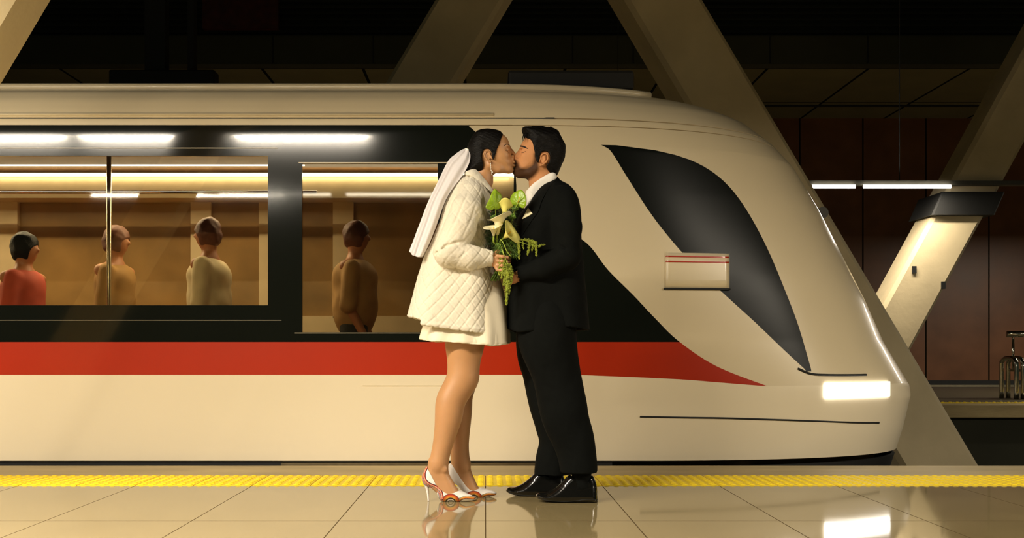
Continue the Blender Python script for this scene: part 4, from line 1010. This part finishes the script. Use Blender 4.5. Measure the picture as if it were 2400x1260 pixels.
# trousers
FT = Field((.10, 4.68, .08), (.60, 5.26, 1.02), .004)
limb(FT, [(740, 1285, 60), (800, 1284, 62), (875, 1302, 51), (940, 1318, 50), (985, 1327, 48), (1050, 1350, 41), (1115, 1357, 37)], 4.88, 4.86, .03)
limb(FT, [(740, 1280, 60), (800, 1272, 58), (875, 1280, 50), (940, 1291, 47), (1000, 1303, 40), (1035, 1306, 34), (1080, 1298, 37.5), (1118, 1297, 38)], 5.05, 5.07, .03)
inner = FT.copy(); inner.f += .010
zn = Pn(1350, 1105, 4.86)[2]; zf = Pn(1297, 1110, 5.07)[2]
_, X_, Y_, Z_ = FT.block(FT.lo, FT.lo+(FT.n-1)*FT.h); FT.f = np.where(Y_ < 4.965, np.maximum(FT.f, zn-Z_), np.maximum(FT.f, zf-Z_))
FT.f = np.where(Z_ < zf+.06, np.maximum(FT.f, -inner.f), FT.f)
obj_sdf('trousers', FT, M['suit'], groom, it=2, disp=lambda V, N_: .003*vnoise(V*np.array([1.5, 1.5, .7]), 24, 6))
# dress shoes
def dshoe(dx, dy, d, s=1.0, nm='shoe'):
    tr_ = lambda L: [((x-1256)*s+1256+dx, (y-1177)*s+1177+dy) for x, y in L]
    outer = pxpoly(tr_([(1256, 1163), (1257, 1157.5), (1264, 1154), (1280, 1153), (1302, 1141), (1318, 1127), (1333, 1113), (1350, 1108), (1386, 1112), (1394, 1122), (1399, 1140), (1400, 1158), (1400, 1176), (1380, 1176.5), (1350, 1177), (1320, 1178), (1285, 1175), (1264, 1169)]), d)
    region = pxpoly(tr_([(1252, 1164), (1254, 1155), (1264, 1151), (1280, 1150), (1302, 1139), (1318, 1125), (1332, 1112), (1338, 1113), (1347, 1119), (1356, 1126), (1366, 1130.5), (1376, 1127), (1383, 1117), (1388, 1113), (1396, 1120), (1402, 1140), (1404, 1168), (1401, 1180), (1380, 1181), (1350, 1181), (1320, 1182), (1280, 1180), (1256, 1172)]), d)
    f_ = Field((outer[:, 0].min()-.01, d-.065, -.004), (outer[:, 0].max()+.01, d+.065, outer[:, 1].max()+.01), .0022)
    f_.infl(outer, d, .050, .034, 0, Wf=lambda X_, Z_: np.interp(Z_, [0, .03, .08, .16], [.050, .048, .036, .030])); prism(f_, region, .003)
    f_.half((0, 0, -1), -.001)
    o = obj_sdf(nm, f_, M['leather'], groom, it=1)
    q = lambda L: [tuple(v) for v in tr_(L)]
    on_tube('laces', f_, q([(1331, 1117), (1326, 1121), (1321, 1127), (1315, 1132), (1309, 1139)]), [.0016]*5, M['leather'], o, .001, 6)
    for a in (0, 1, 2, 3): on_tube('laces', f_, q([(1326-a*5.5, 1117+a*6.5), (1330-a*5.5, 1120.5+a*6.5), (1334-a*5.5, 1124.5+a*6.5)]), [.0018]*3, M['leather'], o, .0015, 5)
    on_tube('welt', f_, q([(1262, 1167), (1285, 1172), (1320, 1174.5), (1350, 1173), (1372, 1170), (1398, 1170)]), [.0022]*6, M['rubber'], o, .0, 5)
    on_tube('stitching', f_, q([(1306, 1143), (1320, 1147), (1338, 1146), (1360, 1148), (1380, 1144), (1396, 1142)]), [.0009]*6, M['leather'], o, .0, 5)
    return o
dshoe(0, 0, 4.86)
dshoe(-70, -14, 5.07, .965)

for nm_, c, d in (('sock', 1363, 4.86), ('sock', 1299, 5.07)):
    fk = Field((Pn(c, 0, d)[0]-.08, d-.07, .04), (Pn(c, 0, d)[0]+.08, d+.07, .22), .003)
    y_ = 0 if c == 1363 else -12
    fk.chain([Pn(c-3, 1070+y_, d), Pn(c, 1105+y_, d), Pn(c, 1135+y_, d)], [.046, .045, .044], .01)
    fk.half((0, 0, 1), .19); obj_sdf(nm_, fk, M['suit'], groom, it=1)
# ================================================================ the bouquet
M['spathe_green'] = mat('anthurium_green', srgb(140, 170, 36), .3, var=.22, scale=40, bump=.3, bscale=70)
M['calla'] = mat('calla_white', srgb(240, 232, 190), .45, var=.05)
M['calla_y'] = mat('calla_yellow', srgb(232, 222, 120), .45, var=.1, scale=20)
M['spadix'] = mat('spadix_yellow', srgb(226, 180, 30), .6, var=.1)
M['amar'] = mat('amaranth_green', srgb(128, 138, 32), .7, var=.35, scale=60)
M['fern'] = mat('dark_foliage', srgb(44, 66, 20), .6, var=.4, scale=30)
M['leafy'] = mat('mid_foliage', srgb(86, 116, 34), .6, var=.35, scale=40)
M['stem'] = mat('flower_stem', srgb(150, 170, 60), .5, var=.1)
BD = 4.77
bq = root('bouquet', P(1176, 620, 4.79), 'bouquet of white callas, green anthuriums and drooping amaranth held between the couple', 'bouquet')
def heart(nm, outline, base, d, vein=True, tilt=0):
    o = np.array(smooth_curve(outline, 5, True)); c = np.array(base, float); V = []; Fc = []; K = len(o); NR = 8
    for r_ in range(NR+1):
        t = r_/NR
        for i in range(K):
            q = c+(o[i]-c)*t; an = math.atan2(o[i][1]-c[1], o[i][0]-c[0])
            rib = .0028*math.cos(an*11)*t*(1.2-t)+.010*(t**2)-.004*math.exp(-((q[0]-c[0])/2.0)**2)*0
            mid = -.003*math.exp(-((q[0]-(c[0]+(c[1]-q[1])*.02))/2.2)**2)*t
            V.append(Pn(q[0], q[1], d+rib+mid+tilt*(q[0]-c[0])*.0012))
    for r_ in range(NR):
        for i in range(K): Fc.append((r_*K+i, r_*K+(i+1) % K, (r_+1)*K+(i+1) % K, (r_+1)*K+i))
    ob_ = pmesh(nm, V, Fc, M['spathe_green'], bq, True); s_ = ob_.modifiers.new('th', 'SOLIDIFY'); s_.thickness = .0012; return ob_
h1 = heart('anthurium', [(1159.5, 442.5), (1168, 449), (1176, 458), (1177.5, 475), (1172, 487), (1165, 491), (1158, 490), (1152, 493), (1144, 491), (1138, 485), (1141, 477), (1146, 468), (1151, 455)], (1161, 479), 4.765, tilt=1)
h2 = heart('anthurium', [(1220, 444), (1227, 449), (1232, 458), (1234, 472), (1231, 484), (1224, 488), (1216, 483), (1210, 487), (1201, 483), (1195, 474), (1196, 463), (1203, 452), (1211, 448)], (1214, 476), 4.775, tilt=-1)
for h_, pts in ((h1, [(1161, 479), (1162, 505), (1168, 560)]), (h2, [(1214, 476), (1205, 495), (1196, 540)])):
    tube('stem', [Pn(a, b_, 4.768+.004*i) for i, (a, b_) in enumerate(smooth_curve(pts, 5))], .0022, M['stem'], h_, 6)
tube('spadix', [Pn(1214, 474, 4.77), Pn(1218, 462, 4.755)], [.0025, .0016], M['spadix'], h2, 8)
def calla(base, axis_px, d, length, R_, open_dir, m, tip=1.0, open_bias=.5, nm='calla_lily'):
    # base px point, axis given as px direction, opening tilted towards the viewer
    b0 = Pn(base[0], base[1], d); a = Vector((axis_px[0], -open_bias, -axis_px[1])).normalized()
    u = Vector((0, 1, 0)).cross(a); u = u.normalized(); v = a.cross(u).normalized()      # v points away from viewer side
    V = []; Fc = []; NT, NP = 16, 36
    for i in range(NT+1):
        t = i/NT
        for j in range(NP+1):
            ph = 2*math.pi*j/NP*1.04+open_dir
            back = (1+math.cos(ph-open_dir-math.pi))/2                    # 1 at the tip side
            r = R_*(.14+.50*t+.36*t**3)*(1+.10*math.sin(3*ph)*t**3)
            flare = 1+.55*max(0, t-.72)/.28*(.35+.65*(1-back))
            hgt = length*t*(.72+.42*back**1.5*tip)-R_*.45*max(0, t-.8)/.2*(1-back)
            p = Vector(b0)+a*hgt+(u*math.cos(ph)+v*math.sin(ph))*r*flare
            V.append(p)
    for i in range(NT):
        for j in range(NP): k = i*(NP+1)+j; Fc.append((k, k+1, k+NP+2, k+NP+1))
    o = pmesh(nm, V, Fc, m, bq, True); s_ = o.modifiers.new('th', 'SOLIDIFY'); s_.thickness = .0012; s_.offset = 0
    tube('spadix', [Vector(b0)+a*length*.25, Vector(b0)+a*length*.62], [.0035, .0025], M['spadix'], o, 8)
    tube('stem', [Vector(b0)+a*length*.05, Vector(b0)-a*.03, Pn(1172, 580, 4.80)], [.0045, .0045, .004], M['stem'], o, 8)
    return o
calla((1166, 550), (.16, -1), 4.765, .105, .038, 2.6, M['calla'], open_bias=.25, tip=1.0)
calla((1157, 552), (.02, -1), 4.750, .066, .032, 2.6, M['calla'], open_bias=.5, tip=.3)
calla((1182, 556), (.80, -.62), 4.750, .074, .042, .9, M['calla_y'], open_bias=.8, tip=.35)
calla((1180, 520), (.12, -1), 4.80, .10, .026, 1.5, M['calla_y'], open_bias=.2)
# feathery foliage
def sprays(nm, n, box_, d0, d1, m, ln, seed, wd=.0022, droop=.3, parent=bq, ctr=(1176, 585)):
    r = np.random.default_rng(seed); L_ = []
    for _ in range(n):
        px = r.uniform(box_[0], box_[1]); py = r.uniform(box_[2], box_[3]); p = Pn(px, py, r.uniform(d0, d1))
        out = p-Pn(ctr[0], ctr[1], 4.80); out = out/(np.linalg.norm(out)+1e-6)
        dr = out*.6+r.normal(size=3)*.6; dr /= np.linalg.norm(dr); l_ = ln*r.uniform(.5, 1.2)
        q = [p, p+dr*l_*.5, p+dr*l_+np.array((0, 0, -droop*l_))]; sd = np.cross(dr, r.normal(size=3)); sd /= np.linalg.norm(sd); w_ = wd*r.uniform(.7, 1.3)
        V = [q[0]-sd*w_*.3, q[0]+sd*w_*.3, q[1]-sd*w_, q[1]+sd*w_, q[2]]; L_.append((V, [(0, 1, 3, 2), (2, 3, 4)]))
    V, Fc = join_data(L_); o = pmesh(nm, V, Fc, m, parent, False); s_ = o.modifiers.new('th', 'SOLIDIFY'); s_.thickness = .0005; return o
fo = sprays('foliage', 1500, (1152, 1206, 495, 585), 4.78, 4.86, M['fern'], .026, 3)
sprays('fern_fronds', 900, (1160, 1212, 560, 600), 4.755, 4.82, M['leafy'], .018, 5, .0012)
sprays('fern_fronds', 260, (1140, 1165, 535, 575), 4.78, 4.84, M['fern'], .022, 9, .0014)
def blobs(nm, pts_rad, m, seed, parent=bq, size=.0036, dens=900):
    r = np.random.default_rng(seed); L_ = []
    ico = bmesh.new(); bmesh.ops.create_icosphere(ico, subdivisions=1, radius=1); iv = [np.array(v.co) for v in ico.verts]; fi = [tuple(v.index for v in f.verts) for f in ico.faces]; ico.free()
    for path, rads in pts_rad:
        c = np.array(smooth_curve(path, 6)); rr = 1.25*np.interp(np.linspace(0, 1, len(c)), np.linspace(0, 1, len(rads)), rads)
        seg = np.linalg.norm(np.diff(c, axis=0), axis=1); L = seg.sum(); n = int(L*dens); cum = np.concatenate([[0], np.cumsum(seg)])
        for k in range(n):
            s_ = L*(k+.5)/n; p = np.array([np.interp(s_, cum, c[:, q]) for q in range(3)]); rad = np.interp(s_, cum, rr)
            t = np.array([np.interp(min(s_+.002, L), cum, c[:, q]) for q in range(3)])-p; t /= np.linalg.norm(t)+1e-9
            g = r.normal(size=3); g -= t*(g@t); g /= np.linalg.norm(g); ctr = p+g*rad*r.uniform(.6, 1.0); z_ = size*r.uniform(.7, 1.3)
            L_.append(([ctr+v*z_ for v in iv], fi))
        L_.append(tube_data(c, list(rr*.75), 7))
    V, Fc = join_data(L_); return pmesh(nm, V, Fc, m, parent, True)
def cat(pts, d, ra): return ([Pn(a, b_, d) for a, b_ in pts], ra)
am = blobs('amaranth', [cat([(1175, 598), (1172, 620), (1170, 644)], 4.742, [.004, .0075, .003]), cat([(1182, 608), (1179, 630), (1176, 652)], 4.738, [.005, .008, .003]),
    cat([(1188, 618), (1185, 640), (1181, 668)], 4.735, [.006, .009, .003]), cat([(1193, 618), (1198, 640), (1197, 664)], 4.738, [.007, .010, .003]),
    cat([(1190, 630), (1189, 670), (1187, 714)], 4.732, [.010, .009, .003]), cat([(1195, 622), (1194, 650), (1192, 690)], 4.737, [.008, .009, .003])], M['amar'], 4)
tube('stem', smooth_curve([Pn(1172, 572, 4.75), Pn(1178, 588, 4.742), Pn(1184, 605, 4.738), Pn(1192, 622, 4.737)], 5), .0028, M['stem'], am, 8)
ar = blobs('amaranth', [cat([(1213, 566), (1217, 583), (1217, 607)], 4.74, [.0035, .006, .002]), cat([(1240, 564), (1241, 576), (1236, 597)], 4.74, [.006, .006, .002]), cat([(1226, 566), (1225, 574), (1228, 583)], 4.745, [.005, .004, .002]), cat([(1248, 568), (1249, 578), (1246, 587)], 4.745, [.006, .005, .002]),
    cat([(1255, 566), (1257, 583), (1257, 600)], 4.74, [.006, .0045, .002]), cat([(1222, 562), (1238, 563), (1256, 570)], 4.74, [.003, .007, .006]), cat([(1262, 577), (1270, 574), (1278, 573)], 4.74, [.004, .003, .001])], M['amar'], 6, size=.0032)
tube('stem', smooth_curve([Pn(1190, 560, 4.77), Pn(1205, 561, 4.75), Pn(1230, 571, 4.742), Pn(1262, 576, 4.74)], 5), .0018, M['stem'], ar, 6)
blobs('bud_cluster', [cat([(1203, 492), (1212, 484), (1222, 478)], 4.79, [.010, .011, .006]), cat([(1186, 500), (1196, 508), (1208, 505)], 4.795, [.012, .013, .010]), cat([(1182, 520), (1190, 530), (1194, 540)], 4.795, [.012, .012, .009])], M['leafy'], 8, dens=1400)
blobs('bud_cluster', [cat([(1150, 512), (1158, 507), (1166, 510)], 4.775, [.006, .007, .004])], M['leafy'], 11, dens=1300)
blobs('bud_cluster', [cat([(1164, 572), (1172, 580), (1178, 592)], 4.75, [.007, .008, .005])], M['leafy'], 10, dens=1300)
tube('curved_stem', smooth_curve([Pn(1173, 560, 4.755), Pn(1180, 570, 4.745), Pn(1188, 588, 4.743), Pn(1198, 601, 4.75)], 6), .0022, M['stem'], bq, 8)
L_ = []
r5 = np.random.default_rng(2)
for i in range(16):
    a = r5.uniform(-1, 1); b_ = r5.uniform(-1, 1)
    L_.append(tube_data(smooth_curve([Pn(1176+a*8, 545, 4.80+.014*b_), Pn(1174+a*4, 610, 4.79+.010*b_), Pn(1160+a*13, 655+r5.uniform(-4, 5), 4.80+.02*b_)], 5), .003, 6))
V, Fc = join_data(L_); pmesh('stem_bunch', V, Fc, M['leafy'], bq, True)
# ================================================================ passengers behind the train windows
def passenger(x, y, h, label, top, skin, hairm, legm, face=0, wide=1.0, pole=None):
    r_ = root('person', (x, y, 0), label, 'person')
    f_ = Field((x-.42, y-.42, 0), (x+.42, y+.42, h+.03), .010); s_ = h/1.72
    hd = (x+.02*face, y, h-.12*s_)
    f_.ell(hd, (.088, .075, .115), .02); f_.cap((x, y, h-.2*s_), (x, y, h-.32*s_), .05, .06, .04)
    f_.ell((hd[0]+.09*face, hd[1], hd[2]-.01), (.02, .012, .018), .012)
    for sg in (-1, 1):
        f_.cap((x, y, h-.33*s_), (x+.05*sg, y+.17*sg, h-.36*s_), .06, .05, .05)
        f_.chain([(x, y+.19*sg, h-.36*s_), (x-.02, y+.22*sg, h-.66*s_), (x+.1*face, y+.2*sg, h-.90*s_)], [.045, .04, .03], .02)
        f_.chain([(x, y+.09*sg, .88*s_), (x, y+.10*sg, .48*s_), (x, y+.1*sg, .08)], [.085, .06, .045], .03)
        f_.cap((x-.04*(face or 1), y+.1*sg, .04), (x+.16*(face or 1), y+.1*sg, .04), .04, .035, .02)
        for q in range(4): f_.cap((x+.1*face, y+.2*sg+(q-1.5)*.017, h-.93*s_), (x+.11*face, y+.2*sg+(q-1.5)*.017, h-1.0*s_), .009, .008, .006)
        f_.cap((x+.1*face, y+.2*sg, h-.92*s_), (x+.13*face+.02, y+.2*sg-.02*sg, h-.96*s_), .010, .009, .008)
    f_.ell((x, y, 1.12*s_), (.13, .17, .26), .05)
    obj_sdf('body', f_, skin, r_, it=2)
    g_ = Field((x-.42, y-.42, .6), (x+.42, y+.42, h), .010)
    g_.ell((x, y, h-.42*s_), (.14*wide, .20*wide, .12), .03); g_.ell((x, y, 1.10*s_), (.15*wide, .20*wide, .30), .08)
    for sg in (-1, 1): g_.chain([(x, y+.18*sg*wide, h-.37*s_), (x-.02, y+.22*sg*wide, h-.66*s_)], [.065, .06], .03)
    g_.half((0, 0, 1), h-.30*s_); g_.half((0, 0, -1), -.82*s_)
    obj_sdf('shirt', g_, top, r_, it=2, disp=lambda V, N_: .006*vnoise(V, 18, 3))
    t_ = Field((x-.3, y-.3, .04), (x+.3, y+.3, 1.0*s_), .010)
    for sg in (-1, 1): t_.chain([(x, y+.08*sg, .90*s_), (x, y+.10*sg, .48*s_), (x, y+.1*sg, .10)], [.11, .085, .07], .04)
    t_.half((0, 0, 1), .93*s_); obj_sdf('trousers', t_, legm, r_, it=2)
    k_ = Field((hd[0]-.14, y-.12, h-.28), (hd[0]+.14, y+.12, h+.02), .007)
    k_.ell((hd[0]-.012*face, y, hd[2]+.012), (.108, .096, .126), 0); k_.ell((hd[0]+.085*(face or 1), y, hd[2]-.05), (.055, .075, .075), .015, 'sub'); k_.half((0, 0, -1), -(hd[2]-.09), .02)
    obj_sdf('hair', k_, hairm, r_, it=2, disp=lambda V, N_: .006*vnoise(V, 45, 7))
    return r_
skb = mat('passenger_skin', srgb(170, 112, 72), .5)
ws = mat('passenger_white_shirt', srgb(214, 196, 156), .8); rs = mat('passenger_red_top', srgb(176, 70, 44), .8)
ts_ = mat('passenger_tan_coat', srgb(176, 138, 84), .8); ol = mat('passenger_ochre_top', srgb(150, 112, 54), .8); dk = mat('passenger_dark_trousers', srgb(40, 36, 30), .8)
hb = mat('passenger_brown_hair', srgb(96, 50, 26), .6)
passenger(-2.13, 7.9, 1.73, 'standing passenger in a white shirt seen through the long train window', ws, skb, hb, dk, -1, 1.1)
passenger(-3.52, 7.8, 1.60, 'passenger in a red top at the far left of the train window', rs, skb, M['hair'], dk, 1)
passenger(-2.95, 8.15, 1.70, 'passenger in an ochre top between the red and the white shirted passengers', ol, skb, hb, dk, 1)
passenger(-1.02, 8.0, 1.72, 'passenger in a tan coat in the window left of the bride', ts_, skb, hb, dk, 1, 1.2)
